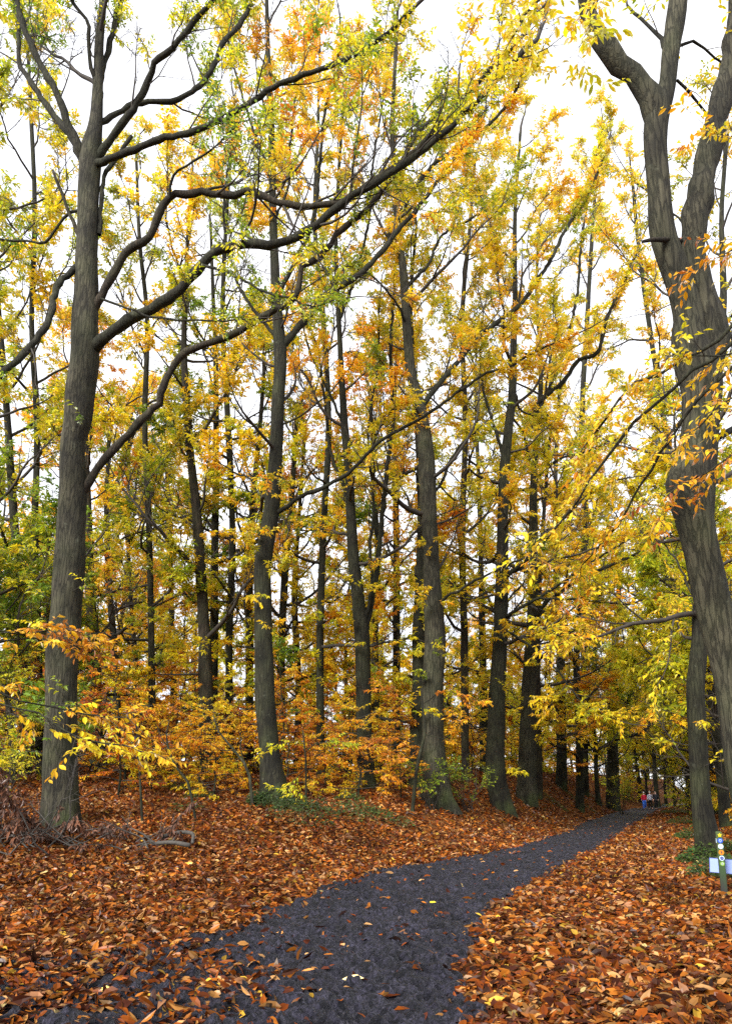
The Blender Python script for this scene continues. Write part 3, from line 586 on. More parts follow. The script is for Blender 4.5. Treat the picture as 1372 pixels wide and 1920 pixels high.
# ---------------------------------------------------------------- middle-distance trunks of the left wood
mid = [
 ('brown trunk dividing into two close stems, between the left tree and the second', 32, [(390,1445,19),(388,1350,17),(385,1250,14.5),(383,1180,13),(375,1050,11),(368,950,10),(357,850,9),(350,750,8),(345,650,6.5),(348,560,5.5),(352,450,4),(360,330,3)], 'bark_brown', (.5,.85)),
 ('narrow trunk rising close behind the brown divided trunk in the left wood', 36, [(398,1440,12),(400,1300,10),(402,1150,9),(403,1030,8),(405,900,7),(405,700,5.5),(400,560,4),(395,420,3)], 'bark_dark', (.2,.6)),
 ('thick brown trunk seen just right of the tallest left trunk', 38, [(184,1400,17),(180,1340,14.5),(178,1250,13.5),(172,1150,11.5),(168,1080,10),(165,950,8),(160,800,6.5),(165,650,5)], 'bark_brown', (.6,.98)),
 ('thin brown stem second to the right of the tallest left trunk', 42, [(222,1400,8),(220,1300,8),(214,1200,7),(205,1100,7),(200,950,5),(205,820,4)], 'bark_dark', (.55,.9)),
 ('pale leaning bare stem low down at the left edge', 27, [(28,1450,8),(22,1370,7),(12,1300,6),(-5,1240,5),(-25,1150,4)], 'bark_grey', (.1,.4)),
 ('dark upright trunk high beside the left edge of the view', 30, [(48,1450,11),(44,1250,10),(40,1130,9.5),(30,1020,9),(22,900,8),(12,750,7),(0,600,5),(-10,450,4)], 'bark_dark', (.3,.7)),
 ('forked thin dark stem in the gap right of the tallest left trunk', 50, [(328,1440,8),(325,1245,7),(322,1150,6),(318,1000,5),(312,860,4)], 'bark_dark', (.3,.75)),
 ('very thin crooked stem left of the gap with sky behind', 44, [(262,1420,6),(257,1290,6),(250,1180,5),(243,1080,4.5),(240,950,3.5),(244,800,3)], 'bark_dark', (.5,.9)),
 ('slim trunk immediately right of the second big tree', 40, [(528,1430,10),(527,1290,9),(530,1160,8),(537,1040,7.5),(548,920,6),(556,780,4)], 'bark_grey', (.4,.8)),
 ('short-looking brown stem among bright leaves right of the second big tree', 43, [(556,1440,8),(560,1300,7),(555,1200,7),(552,1100,6),(560,980,4),(570,820,3)], 'bark_brown', (.55,.95)),
 ('shadowy trunk tucked just left of the second big tree', 36, [(467,1420,12),(468,1300,9),(468,1100,8),(474,950,7),(486,820,5),(495,700,4)], 'bark_dark', (.4,.75)),
 ('straight trunk in the gap between slim grey tree and stoutest middle tree', 45, [(743,1440,9),(743,1280,8.5),(743,1100,7.5),(742,950,6.5),(738,800,5),(745,650,3.5)], 'bark_dark', (.4,.8)),
 ('dim trunk showing close right of the slim grey tree', 38, [(706,1450,10),(704,1330,9),(703,1200,7),(708,1050,6),(700,900,5),(695,760,4)], 'bark_dark', (.5,.9)),
 ('narrow trunk hugging the right side of the grey path-side tree', 46, [(1008,1485,10),(1008,1350,8),(1006,1250,7),(1010,1100,6),(1020,950,4),(1030,820,3)], 'bark_brown', (.5,.85)),
 ('weathered trunk seen between dark path-side tree and stoutest tree', 47, [(905,1470,9),(906,1300,8),(903,1150,7),(900,1000,5),(895,850,4),(890,700,3)], 'bark_dark', (.35,.7)),
 ('thin tall twiggy tree close left of the tallest left trunk', 30, [(78,1430,9),(72,1200,8),(66,1000,7),(70,800,6.5),(60,600,5.5),(66,400,5),(58,200,4),(50,40,3)], 'bark_dark', (.3,.7)),
 ('tall twiggy tree whose stem stands mostly outside the left edge', 25, [(-30,1480,12),(-34,1200,10),(-30,900,9),(-40,600,8),(-30,300,6),(-36,100,4)], 'bark_dark', (.3,.65)),
 ('slender pale-leaved tree rising midway between left tree and brown divided trunk', 33, [(288,1440,8),(284,1200,7),(280,1000,6.5),(272,800,6),(276,600,5),(262,450,4),(256,300,3)], 'bark_grey', (.25,.7)),
 ('slender tree with lime leaves between brown divided trunk and second big trunk', 34, [(432,1440,9),(430,1200,8),(436,1000,7),(428,800,6.5),(418,600,5.5),(424,420,4),(436,260,3)], 'bark_dark', (.15,.6)),
 ('thin leaning twiggy tree between second big trunk and slim split trunk', 33, [(602,1450,9),(600,1200,8),(606,1000,7),(616,800,6.5),(606,600,5.5),(590,420,4.5),(596,250,3.5),(600,80,2.5)], 'bark_dark', (.3,.75)),
 ('straight yellow tree between swollen-footed trunk and dark path-side trunk, nearest of those', 37, [(872,1460,9),(870,1200,8),(866,1000,7),(872,800,6),(866,600,5),(880,430,4),(890,300,3)], 'bark_brown', (.35,.7)),
 ('tall golden tree rising right of the grey path-side tree', 66, [(1098,1490,6.5),(1094,1250,6),(1098,1000,7),(1090,800,6),(1100,600,5),(1110,430,4),(1118,320,3)], 'bark_dark', (.42,.82)),
 ('tall yellow tree whose top shows just left of the big forked trunk', 42, [(1222,1300,1),(1218,1200,7),(1210,1000,6.5),(1206,800,6),(1190,600,5),(1180,450,4),(1176,340,3)], 'bark_dark', (.35,.75)),
]
mid = [m_ for m_ in mid if 'whose top shows' not in m_[0]] + [('tall yellow tree behind the dark middling trunk, its top left of the big forked trunk', 44, [(1300,1480,9),(1290,1200,8),(1270,1000,7),(1245,800,6),(1215,600,5),(1195,450,4),(1185,340,3)], 'bark_dark', (.35,.75))]
for lab, D, tr, bk, pal in mid:
    pal = (pal[0] - .13, pal[1] - .17)
    traced(lab, D, tr, bark=bk, pal=pal, auto=(30, .14, .98, 4.4, -5, 60, 1), nl=14, gk=dict(TK, minr=.009), leaf=.23, sides=12, flare=.15)
# ---------------------------------------------------------------- prototypes, then copies, of the wood behind
def wood_tree(name, H, r, h0, La, n, pal, leaf, nl, bark, seed, an=(0, 50), gk={}, bend=.25):
    random.seed(seed); np.random.seed(seed)
    root = bpy.data.objects.new(name, None); COL.objects.link(root); root.empty_display_size = .3
    z = np.linspace(-.3, H, 14); P = np.stack([np.cumsum(np.random.normal(0, bend, 14)) * .5, np.cumsum(np.random.normal(0, bend, 14)) * .5, z], -1); P[:2, :2] = 0
    Rd = r * (1 - .93 * (np.arange(14) / 13.) ** 1.1); Rd[0] *= 1.35
    Q = catmull(np.column_stack([P, Rd]), .5); A = Acc(); tube(A, Q[:, :3], Q[:, 3], 10, wob=.06, seed=seed); A.build('trunk', M[bark], root)
    G = Grow(**dict(TK, minr=.012, **gk)); az = 0
    for i in range(n):
        t = h0 + (.98 - h0) * (i + random.random() * .6) / n; j = int(t * (len(Q) - 1)); az += 2.4 + random.uniform(-.4, .4); e = R(random.uniform(*an))
        s_ = (t - h0) / (1 - h0); l = La * (1 - .7 * s_ ** 1.5) * random.uniform(.6, 1.15)
        G.branch(Q[j, :3], np.array([math.cos(az) * math.cos(e), math.sin(az) * math.cos(e), math.sin(e)]), l, min(Q[j, 3] * .6, .015 + .012 * l), 1)
    G.A.build('twigs', M['twig'], root)
    A = Acc(); twig_leaves(A, G.tw, nl, leaf, pal[0], pal[1]); A.build('crown', M['leaf'], root, color=True, smooth=False)
    NAMES.append((name, G.A.n, A.n)); return root
def copy_thing(src, loc, rz, sc, label, cat, group):
    r = src.copy(); COL.objects.link(r)
    for ch in list(src.children):
        c = ch.copy(); COL.objects.link(c); c.parent = r
    r.location = loc; r.rotation_euler = (0, 0, rz); r.scale = (sc,) * 3; props(r, label, cat, group); return r
def use(src, st, loc, rz, sc, label, cat, group):
    if not st.get(src.name):
        st[src.name] = 1; src.location = loc; src.rotation_euler = (0, 0, rz); src.scale = (sc,) * 3; return props(src, label, cat, group)
    return copy_thing(src, loc, rz, sc, label, cat, group)
st = {}
tall = [wood_tree('tree', 22, .19, .04, 4.8, 56, (.24, .56), .27, 14, 'bark_dark', 11),
        wood_tree('tree', 25, .22, .05, 5.0, 56, (.36, .70), .28, 14, 'bark_brown', 12),
        wood_tree('tree', 21, .17, .04, 4.8, 52, (.18, .48), .27, 14, 'bark_grey', 13),
        wood_tree('tree', 24, .20, .08, 4.6, 48, (.3, .54), .27, 14, 'bark_dark', 14)]
spots = []
r_ = random.Random(5)
def blocks(x, y, w):                          # keeps the view down the path to the walkers open
    return y < 78 and abs(x - 520 / F * y) < w + y * .02
def clear(x, y, gap):
    return xl(y) - x > 3.0 or x - xr(y) > 3.0
def put(n, y0, y1, f0, f1, gap):
    k = 0; tries = 0
    while k < n and tries < 5000:
        tries += 1; y = r_.uniform(y0, y1); u = r_.uniform(f0, f1); x = (u - 686) / F * y
        if blocks(x, y, 3.5) or not clear(x, y, 3) or any((x - a) ** 2 + (y - b) ** 2 < gap ** 2 for a, b, *_ in spots): continue
        spots.append((x, y)); k += 1
put(13, 48, 74, -150, 1560, 7.0); put(26, 74, 120, -150, 1600, 8.5); put(30, 120, 170, -150, 1600, 8)
tall.append(wood_tree('tree', 22, .26, .17, 6.2, 54, (.24, .54), .28, 13, 'bark_dark', 15, (-8, 55)))
rightside = [(1285, 58), (1310, 43), (1340, 34), (1392, 28), (1277, 75), (1322, 55), (1250, 93), (1234, 108), (1218, 86), (1200, 99), (1187, 94), (1168, 104), (1345, 82), (1300, 97), (1425, 44), (1130, 84), (1110, 66), (1380, 62), (1240, 122), (1205, 125), (1175, 122)]
LOOK = {0: 'dark-trunked, yellow-crowned', 1: 'brown-trunked, amber-crowned', 2: 'grey-trunked, green-crowned', 3: 'dark, lemon-crowned', 4: 'spreading, yellow-green'}
GAPS = [(100, 'left of the tallest left trunk'), (385, 'between tallest left trunk and brown divided trunk'), (500, 'between brown divided trunk and second big trunk'), (685, 'between second big trunk and slim split trunk'),
        (800, 'between slim split trunk and swollen-footed trunk'), (935, 'between swollen-footed trunk and dark path-side trunk'), (1050, 'beyond the pair of path-side trunks'), (1150, 'left of the path bend'), (1300, 'behind the walkers'), (9999, 'beyond the big forked trunk')]
def gapname(x, y):
    px = 686 + x / y * F; return next(g for lim, g in GAPS if px < lim)
plan = []
for x, y in spots:
    side = x < xl(y); q = r_.choice([0, 1, 1, 0, 3]) if side else r_.choice([0, 0, 2, 4, 4]); plan.append((x, y, q))
plan = [p for p in plan if all(abs(p[0] - (u - 686) / F * D) > 3.5 or abs(p[1] - D) > 3.5 for u, D in rightside)] + [((u - 686) / F * D, D, 4 if k % 3 else 2) for k, (u, D) in enumerate(rightside)]
def ordinal_labels(items, fmt):               # items: (x, y, q); same-looking neighbours are told apart by their order
    keys = {}
    for k, (x, y, q) in enumerate(items): keys.setdefault(fmt(x, y, q), []).append(k)
    out = [None] * len(items); W = ['leftmost', 'second', 'third', 'fourth', 'fifth', 'sixth', 'seventh', 'eighth', 'ninth', 'tenth', 'eleventh', 'twelfth', 'thirteenth', 'fourteenth']
    for f_, ks in keys.items():
        ks.sort(key=lambda k: items[k][0] / items[k][1])
        for n_, k in enumerate(ks):
            out[k] = f_ if len(ks) == 1 else f_ + (', leftmost one' if n_ == 0 else ', rightmost one' if n_ == len(ks) - 1 else ', %s from left' % W[min(n_, 13)])
    return out
labs = ordinal_labels(plan, lambda x, y, q: ('nearer' if y < 62 else 'farther' if y < 100 else 'faint far') + ' ' + LOOK[q] + ' tree ' + gapname(x, y))
for (x, y, q), lab in zip(plan, labs):
    use(tall[q], st, (x, y, float(terr(x, y))), r_.uniform(0, 6.28), r_.uniform(.82, 1.1), lab, 'tree', 'trees of the wood behind')
# low young beeches with tiers of leaves
SK = dict(bare=0., flat=.75, up=.02, tw_per_m=4.5, sub_per_m=2.2, twl=.4, lr=.45)
def young(seed, H, La, n, pal, leaf=.15, nl=12): return wood_tree('young_beech', H, .05, .14, La, n, pal, leaf, nl, 'bark_dark', seed, (-5, 25), dict(), .12)
_TK = TK; TK = dict(TK, **SK)
for k_ in ('flat',): pass
ysrc = [young(21, 5.5, 2.0, 24, (.58, .95)), young(22, 4.2, 1.8, 20, (.36, .72)), young(23, 6.5, 2.3, 26, (.1, .5)), young(24, 3.2, 1.5, 18, (.8, 1.05))]
TK = _TK
ysp = []
yplan = []
def yput(n, y0, y1, f0, f1, kinds, lab, grp, gap=1.6, s0=.7, s1=1.15, right=False):
    k = 0; tries = 0
    while k < n and tries < 4000:
        tries += 1; y = r_.uniform(y0, y1); u = r_.uniform(f0, f1); x = (u - 686) / F * y
        if blocks(x, y, 3.6): continue
        if (x - xr(y) < 2.2 if right else xl(y) - x < 4.5) and not (y > 79 and (xl(y) - x > 1.5 or x - xr(y) > 1.5)): continue
        if any((x - a) ** 2 + (y - b) ** 2 < gap ** 2 for a, b in ysp): continue
        ysp.append((x, y)); k += 1; yplan.append((x, y, r_.choice(kinds), r_.uniform(s0, s1), grp))
yput(26, 28, 48, -60, 460, [0, 1, 1, 3], 'low young beech with rust and orange leaves in the left wood', 'young beeches of the left wood')
yput(14, 30, 48, 480, 780, [0, 1, 1, 1], 'low young beech with orange and yellow leaves in the middle of the wood', 'young beeches in the middle of the wood')
yput(20, 38, 66, 780, 1120, [0, 1, 1, 2], 'low young beech with yellow leaves left of the far path', 'young beeches near the far path')
yput(30, 24, 85, 1240, 1450, [1, 2, 2], 'low green and yellow young beech right of the path', 'young beeches right of the path', right=True)
yput(9, 24.5, 29, 215, 470, [0, 1, 1], '', 'young beeches of the left wood', s0=.5, s1=.85)
yput(7, 25.5, 30, 540, 760, [0, 1, 1], '', 'young beeches in the middle of the wood', s0=.5, s1=.8)
yput(76, 50, 100, -60, 1110, [1, 1, 1, 2], '', 'young beeches deep in the wood', gap=2.2, s0=.9, s1=1.3)
yput(16, 80, 112, 1110, 1330, [1, 2, 2], '', 'young beeches behind the walkers', gap=2.5, s0=.7, s1=1.1)
yput(5, 25, 34, -150, 60, [2], 'tall green-leaved young tree at the left edge', 'green young trees at the left edge')

YL_ = {0: 'rust-orange young beech', 1: 'yellow young beech', 2: 'green young beech', 3: 'low copper young beech'}
labs = ordinal_labels([p[:3] for p in yplan], lambda x, y, q: ('nearest ' if y < 31 else 'nearer ' if y < 38 else 'farther ' if y < 52 else 'faint far ' if y < 76 else 'farthest low ') + YL_[q] + ' ' + gapname(x, y).replace('behind the walkers', 'right of the far path'))
for (x, y, q, sc2, grp), lab in zip(yplan, labs):
    use(ysrc[q], st, (x, y, float(terr(x, y)) - .02), r_.uniform(0, 6.28), sc2, lab, 'young tree', grp)

# ---------------------------------------------------------------- near boughs
FK = dict(bare=0., tw_per_m=5, sub_per_m=2.2, twl=.36, up=-.02, wig=.18, minr=.003, flat=.7)
def bough(label, D, limbs, pal, leaf=.125, trunk=None, nl=7, cat='young tree', gk={}, kl=.7, bark='bark_dark', name='young_beech', per=None, t0=.15):
    return traced(label, D, trunk, [(a, r0, r1, dd, dict(t0=t0, kl=kl, endL=.25, per=per)) for a, r0, r1, dd in limbs], bark=bark, pal=pal, nl=nl, gk=dict(FK, **gk), leaf=leaf, hi=True, aspect=.2, sides=8, flare=.1, cat=cat, name=name)
bough('young chestnut at left edge with low yellow and orange sprays across the big trunk', 9.5,
  [([(-90,1260),(-30,1285),(40,1315),(100,1325),(160,1338),(215,1345)],3,1.5,.3), ([(-90,1280),(0,1320),(70,1340),(150,1385),(235,1398)],3,1.5,-.2),
   ([(-90,1190),(0,1200),(60,1200),(130,1205)],3,1.5,.5),([(-95,1150),(-20,1180),(50,1192),(100,1180)],2.5,1.2,.3)],
  (.5, .98), trunk=[(-90,1800,14),(-92,1500,12),(-88,1300,9),(-90,1150,7),(-85,950,4)], nl=7, kl=.3, per=2.6, name='young_chestnut')
def TRB(label, D, limbs, pal, **k):
    return bough(label, D, limbs, pal, cat='tree', name='chestnut_tree', **k)
TRB('chestnut beyond the right edge whose orange boughs droop across the forked trunk', 8.2,
  [([(1480,560),(1440,620),(1400,655),(1350,668),(1300,665),(1275,668)],4,1.5,.1), ([(1480,600),(1440,680),(1390,735),(1350,760),(1310,800)],3,1,.2),
   ([(1480,640),(1430,760),(1370,850),(1320,890),(1280,905)],3,1.2,.2), 
   ([(1480,500),(1400,620),(1300,700),(1220,760),(1160,830),(1110,900),(1060,970),(1010,1030)],6,2,2.2),
   ([(1480,480),(1380,600),(1280,680),(1190,720),(1130,790),(1100,830)],6,2,1.6),
   ([(1480,520),(1400,660),(1300,760),(1240,850),(1190,930),(1140,1010),(1090,1060)],5,2,2.6),
   ([(1480,300),(1400,260),(1340,250)],5,2,.8), ([(1480,420),(1420,440),(1370,470)],4,2,.5)],
  (.45, .92), trunk=[(1500,1850,38),(1492,1500,32),(1485,1000,26),(1482,700,20),(1480,500,15),(1475,250,10),(1470,0,7)], nl=5, kl=.55, leaf=.125)
TRB('treetop boughs hanging from above the frame with large yellow and orange leaves', 8.8,
  [([(1470,-60),(1300,-110),(1150,-90),(1060,-40),(1000,10),(960,70)],5,2,-.8), ([(1300,-110),(1180,-60),(1120,0),(1105,60)],3,1.5,-.5)],
  (.35, .62), trunk=[(1560,1850,30),(1545,1400,26),(1520,900,20),(1490,400,14),(1475,100,10),(1468,-70,8)], nl=5, kl=.35, leaf=.14, t0=.6, per=1.6)

# ---------------------------------------------------------------- bare thin shrubs, sapling in front of the stout trunk
traced('thin dark sapling with orange sprays in front of the stoutest trunk', 25.5,
  [(772,1508,4.5),(780,1450,4),(788,1410,3.5),(797,1370,3),(792,1330,2.5),(790,1290,2)],
  [([(792,1340),(760,1310),(735,1300)],1.5,1,-.6,dict(t0=.2,kl=.7)),([(791,1320),(830,1298),(870,1305)],1.5,1,-.5,dict(t0=.2,kl=.7)),([(790,1400),(750,1385),(730,1385)],1.5,1,-.3,dict(t0=.2,kl=.6)),([(795,1375),(830,1385),(850,1370)],1.5,1,-.6,dict(t0=.2,kl=.6)),([(785,1430),(760,1420),(745,1425)],1.3,1,-.6,dict(t0=.2,kl=.5))],
  bark='bark_dark', pal=(.7,.95), nl=8, gk=FK, leaf=.15, sides=8, cat='sapling', name='sapling')
traced('knee-high to head-high sapling with lime leaves right of the second big trunk', 23,
  [(575,1470,2.5),(573,1420,2),(570,1390,1.8),(568,1370,1.5)],
  [([(573,1410),(590,1395),(625,1390)],1.2,.8,-.4,dict(t0=.2,kl=.4)),([(571,1395),(545,1393),(525,1400)],1.2,.8,-.4,dict(t0=.2,kl=.4)),([(574,1440),(560,1455),(545,1470)],1.2,.8,-.5,dict(t0=.2,kl=.35))],
  bark='bark_dark', pal=(.15,.45), nl=6, gk=FK, leaf=.15, sides=6, cat='sapling', name='sapling')
traced('bare pale bent sapling left of the second big trunk', 23,
  [(476,1485,3.5),(468,1455,3.2),(458,1430,3),(440,1408,2.6),(425,1390,2.2),(410,1372,1.8),(400,1340,1.2)],
  [([(458,1430),(452,1400),(448,1370)],1.4,.8,.3,dict(bare=1)),([(440,1408),(415,1405),(395,1395)],1.2,.8,-.3,dict(bare=1))], bark='bark_grey', pal=(.5,.6), nl=3, gk=FK, sides=8, cat='sapling', name='sapling')
for lab, pts in (('bare crooked black shrub stem near the dead brushwood, nearest the big trunk', [(270,1510,3),(264,1480,2.6),(262,1440,2.4),(256,1400,2),(258,1370,1.6),(250,1340,1.2)]),
                 ('bare arching black shrub stem rising out of the green tuft in the left wood', [(372,1492,3),(352,1465,2.8),(328,1435,2.4),(315,1400,2),(312,1375,1.5),(318,1350,1)])):
    traced(lab, 20.5, pts, [([(pts[2][0],pts[2][1]),(pts[2][0]+22,pts[2][1]-25),(pts[2][0]+30,pts[2][1]-55)],1.3,.7,.3,dict(bare=1)),([(pts[3][0],pts[3][1]),(pts[3][0]-15,pts[3][1]-22),(pts[3][0]-20,pts[3][1]-40)],1,.6,.3,dict(bare=1))],
       bark='bark_dark', pal=(.6,.9), nl=3, gk=FK, sides=8, cat='shrub', name='bare_shrub')

# ---------------------------------------------------------------- dead brushwood
def brush():
    base = gz(120, 1545); base[2] = float(terr(base[0], base[1]))
    root = empty('brushwood_pile', base, 'heap of dead boughs with withered brown leaves round the foot of the big left tree', 'brushwood')
    A = Acc(); G = Grow(twl=.4, tw_per_m=5, sub_per_m=2.2, up=-.05, wig=.3, minr=.004)
    for k in range(38):
        px = random.uniform(-20, 300) if k % 3 else random.uniform(-20, 150); D = random.uniform(16.8, 19.0)
        x = (px - 686) / F * D; z = float(terr(x, D)); s_ = random.choice([-1, 1]); e = R(random.uniform(3, 46))
        d = np.array([s_ * math.cos(e), random.uniform(-.4, .4), math.sin(e)]); L = random.uniform(.9, 2.3) * (1 if px < 190 else .5)
        G.branch(np.array([x, D, z + .03]), d, L, .022, 1)
    G.A.build('boughs', M['dead'], root, base)
    LA = Acc(); tw = [t for t in G.tw if t[2][2] > float(terr(t[2][0], t[2][1])) + .02]
    T = np.array(tw); T = T[(T[:, 2, 0] < (215 - 686) / F * 18) | (np.random.random(len(T)) < .35)]; m = len(T); nl = 16; t = rng.random((m, nl, 1)); P = T[:, None, 0] * (1 - t) + T[:, None, 2] * t
    D = rng.normal(0, 1, P.shape); D[..., 2] -= 1.2
    C = np.array([.075, .030, .015])[None] * rng.uniform(.5, 1.7, (m * nl, 1)) + rng.uniform(0, .03, (m * nl, 1)); Ls = rng.uniform(.09, .19, m * nl)
    leaves(LA, P.reshape(-1, 3), D.reshape(-1, 3), Ls, Ls * .17, C, True, curl=.9)
    LA.build('withered_leaves', M['litter'], root, base, color=True, smooth=False)
brush()
def log(label, pts, r0, r1, D, side=()):
    P = []
    for k, (a, b, h) in enumerate(pts):
        t = k / (len(pts) - 1); p = at(a, b, D); z = float(terr(p[0], D)); P.append([p[0], D + .25 * math.sin(k * 1.3), z + h, r0 * (1 - t) + r1 * t])
    P = np.array(P); base = P[0, :3].copy(); root = empty('fallen_branch', base, label, 'branch')
    A = Acc(); Q = catmull(P, .06); tube(A, Q[:, :3], Q[:, 3], 10, wob=.12, seed=r0 * 100, cap=True); A.build('stem', M['dead'], root, base)
    for (t, dx, dz, l) in side:
        q = Q[int(t * (len(Q) - 1))]; s = np.array([[0, 0, 0], [dx * .5, -.05, dz * .6], [dx, -.1, dz]]) * l + q[:3]
        A = Acc(); tube(A, s, [q[3] * .7, q[3] * .5, q[3] * .25], 7, cap=True); A.build('side_branch', M['dead'], root, base)
log('longest pale fallen branch lying on the leaves at the end of the brushwood', [(225,1560,.02),(255,1553,.05),(290,1548,.12),(330,1543,.16),(362,1540,.14)], .035, .055, 17.6, [(.55, .3, -.25, .5), (.5, -.45, .3, 1.2), (.8, .1, .25, .5)])
log('short thick fallen branch propped on the longer one', [(308,1538,.22),(335,1534,.3),(360,1536,.3),(366,1548,.12)], .05, .04, 17.9)
log('thin grey fallen branch slanting up into the heap of dead leaves', [(282,1550,.03),(262,1530,.3),(225,1520,.5),(198,1500,.75)], .02, .01, 17.4, [(.5, -.3, .5, .8), (.75, -.6, .2, .7)])

# ---------------------------------------------------------------- green ground plants
def plants(name, label, spots_, n, h, col, cat, wid=.035, tree=False):
    A = Acc()
    for (x, y, rx, ry, k) in spots_:
        m = int(n * k); a = rng.uniform(0, 6.283, m); q = np.sqrt(rng.random(m)); X = x + np.cos(a) * q * rx; Y = y + np.sin(a) * q * ry
        Z = terr(X, Y) + rng.random(m) ** 1.3 * h * (1.1 - q * .8); D = np.stack([np.cos(a) + rng.normal(0, .6, m), np.sin(a) + rng.normal(0, .6, m), rng.uniform(-.3, .8, m)], -1)
        C = np.array(col)[None] * rng.uniform(.5, 1.6, (m, 1)) * np.stack([rng.uniform(.8, 1.5, m), np.ones(m), rng.uniform(.7, 1.1, m)], -1); Ls = rng.uniform(.06, .13, m)
        leaves(A, np.stack([X, Y, Z], -1), D, Ls, Ls * .28, C, False)
    o = A.build(name, M['leaf'], color=True, smooth=False); props(o, label, cat, kind='stuff'); return o
def sp_(px, py, rx, ry, k): p = gz(px, py); return (p[0], p[1], rx, ry, k)
plants('ivy', 'dark green ivy and bramble round the foot of the second big tree', [(at(512,1500,23.2)[0], 23.3, .75, .5, 1), (at(555,1500,22.6)[0], 22.4, .7, .5, .5), (at(480,1500,23.4)[0], 23.5, .3, .3, .3), sp_(590,1525,.8,.5,.25), sp_(560,1540,.9,.5,.2)], 1500, .55, (.05, .10, .03), 'ivy')
plants('bramble', 'green bramble patches scattered on the leafy bank between the trees', [sp_(655,1500,.5,.4,.5), sp_(680,1520,.9,.6,.6), sp_(720,1535,.9,.5,.5), sp_(640,1530,.7,.5,.3), sp_(330,1480,.5,.4,.3), sp_(375,1495,.5,.4,.5), sp_(350,1520,.5,.4,.25), sp_(1030,1500,1.2,.8,.6), sp_(1080,1502,1.5,.9,.8), sp_(1120,1503,1.2,.8,.6)], 700, .32, (.07, .12, .03), 'bramble')
plants('undergrowth', 'green undergrowth along the right edge of the leaves by the dark trunk', [sp_(1320,1620,.6,.5,1), sp_(1345,1600,.8,.5,1), sp_(1330,1645,.4,.3,.4), sp_(1268,1525,1.2,1.5,1), sp_(1285,1545,.9,1.0,.8), sp_(1300,1575,.7,.7,.8), sp_(1240,1512,1.5,2,.7), sp_(1370,1650,.3,.4,.4)], 1300, .5, (.06, .12, .025), 'undergrowth')
def shrub(label, px, D, H, Wd, pal, seed):
    random.seed(seed); np.random.seed(seed)
    x = (px - 686) / F * D; z = float(terr(x, D)); base = np.array([x, D, z]); root = empty('shrub', base, label, 'shrub')
    G = Grow(twl=.3, tw_per_m=5, sub_per_m=3, up=.1, wig=.3, minr=.004)
    for k in range(12):
        a = random.uniform(0, 6.28); G.branch(base + [random.gauss(0, .1), random.gauss(0, .1), -.03], np.array([math.cos(a) * Wd, math.sin(a) * Wd, H]), (H ** 2 + Wd ** 2) ** .5 * random.uniform(.6, 1.05), .015, 1)
    G.A.build('stems', M['twig'], root, base); A = Acc(); twig_leaves(A, G.tw, 6, .11, *pal, aspect=.25); A.build('foliage', M['leaf'], root, base, color=True, smooth=False)
shrub('fresh green shrub right beside the swollen foot of the stoutest trunk', 872, 29, 2.1, .9, (.0, .22), 31)
shrub('smaller green shrub growing against the front of the stoutest trunk', 800, 26.8, 1.9, .6, (.02, .3), 32)
shrub('lime green bush overhanging the far left verge next to the walkers', 1152, 60, 3.0, .9, (.15, .35), 33)
shrub('yellow-green bush behind the right verge past the walkers', 1290, 50, 2.0, .8, (.2, .5), 34)
shrub('green bush at the extreme left under the sprays', 20, 22, 2.4, 1.2, (.05, .35), 35)

# ---------------------------------------------------------------- waymarked post
def mesh_obj(name, bm, material, parent=None, loc=None, smooth=False):
    me = bpy.data.meshes.new(name); bm.normal_update(); bm.to_mesh(me); bm.free(); me.materials.append(material)
    if smooth: me.polygons.foreach_set('use_smooth', [True] * len(me.polygons))
    o = bpy.data.objects.new(name, me); COL.objects.link(o); o.parent = parent
    if loc is not None: o.location = loc
    return o
def box_bm(sx, sy, sz, bev=.006, z0=0.):
    bm = bmesh.new(); bmesh.ops.create_cube(bm, size=1); bmesh.ops.scale(bm, vec=(sx, sy, sz), verts=bm.verts); bmesh.ops.translate(bm, vec=(0, 0, z0 + sz / 2), verts=bm.verts)
    if bev: bmesh.ops.bevel(bm, geom=bm.edges[:], offset=bev, segments=2, affect='EDGES')
    return bm
def poly_bm(pts, th, y):                      # flat badge shape in the xz plane facing -y, with thickness
    bm = bmesh.new(); f = bm.faces.new([bm.verts.new((a, y, b)) for a, b in pts]); r = bmesh.ops.extrude_face_region(bm, geom=[f])
    bmesh.ops.translate(bm, vec=(0, -th, 0), verts=[v for v in r['geom'] if isinstance(v, bmesh.types.BMVert)]); bmesh.ops.recalc_face_normals(bm, faces=bm.faces[:]); return bm
circ = lambda r, n=28, cx=0, cz=0: [(cx + r * math.cos(6.28318 * i / n), cz + r * math.sin(6.28318 * i / n)) for i in range(n)]
star = lambda r, r2, n=5: [((r if i % 2 == 0 else r2) * math.sin(math.pi * i / n), (r if i % 2 == 0 else r2) * math.cos(math.pi * i / n)) for i in range(2 * n)]
pm, n, o = mat('mossy_post_wood'); L = n.links.new
t = n.nodes.new('ShaderNodeTexCoord'); z = n.nodes.new('ShaderNodeTexNoise'); z.inputs['Scale'].default_value = 14; z.inputs['Detail'].default_value = 6; mp = n.nodes.new('ShaderNodeMapping'); mp.inputs['Scale'].default_value = (1, 1, .2); L(t.outputs['Object'], mp.inputs[0]); L(mp.outputs[0], z.inputs['Vector'])
sx = n.nodes.new('ShaderNodeSeparateXYZ'); L(t.outputs['Object'], sx.inputs[0]); mr = n.nodes.new('ShaderNodeMath'); mr.operation = 'MULTIPLY_ADD'; mr.inputs[1].default_value = .35; L(z.outputs[0], mr.inputs[0]); L(sx.outputs[2], mr.inputs[2])
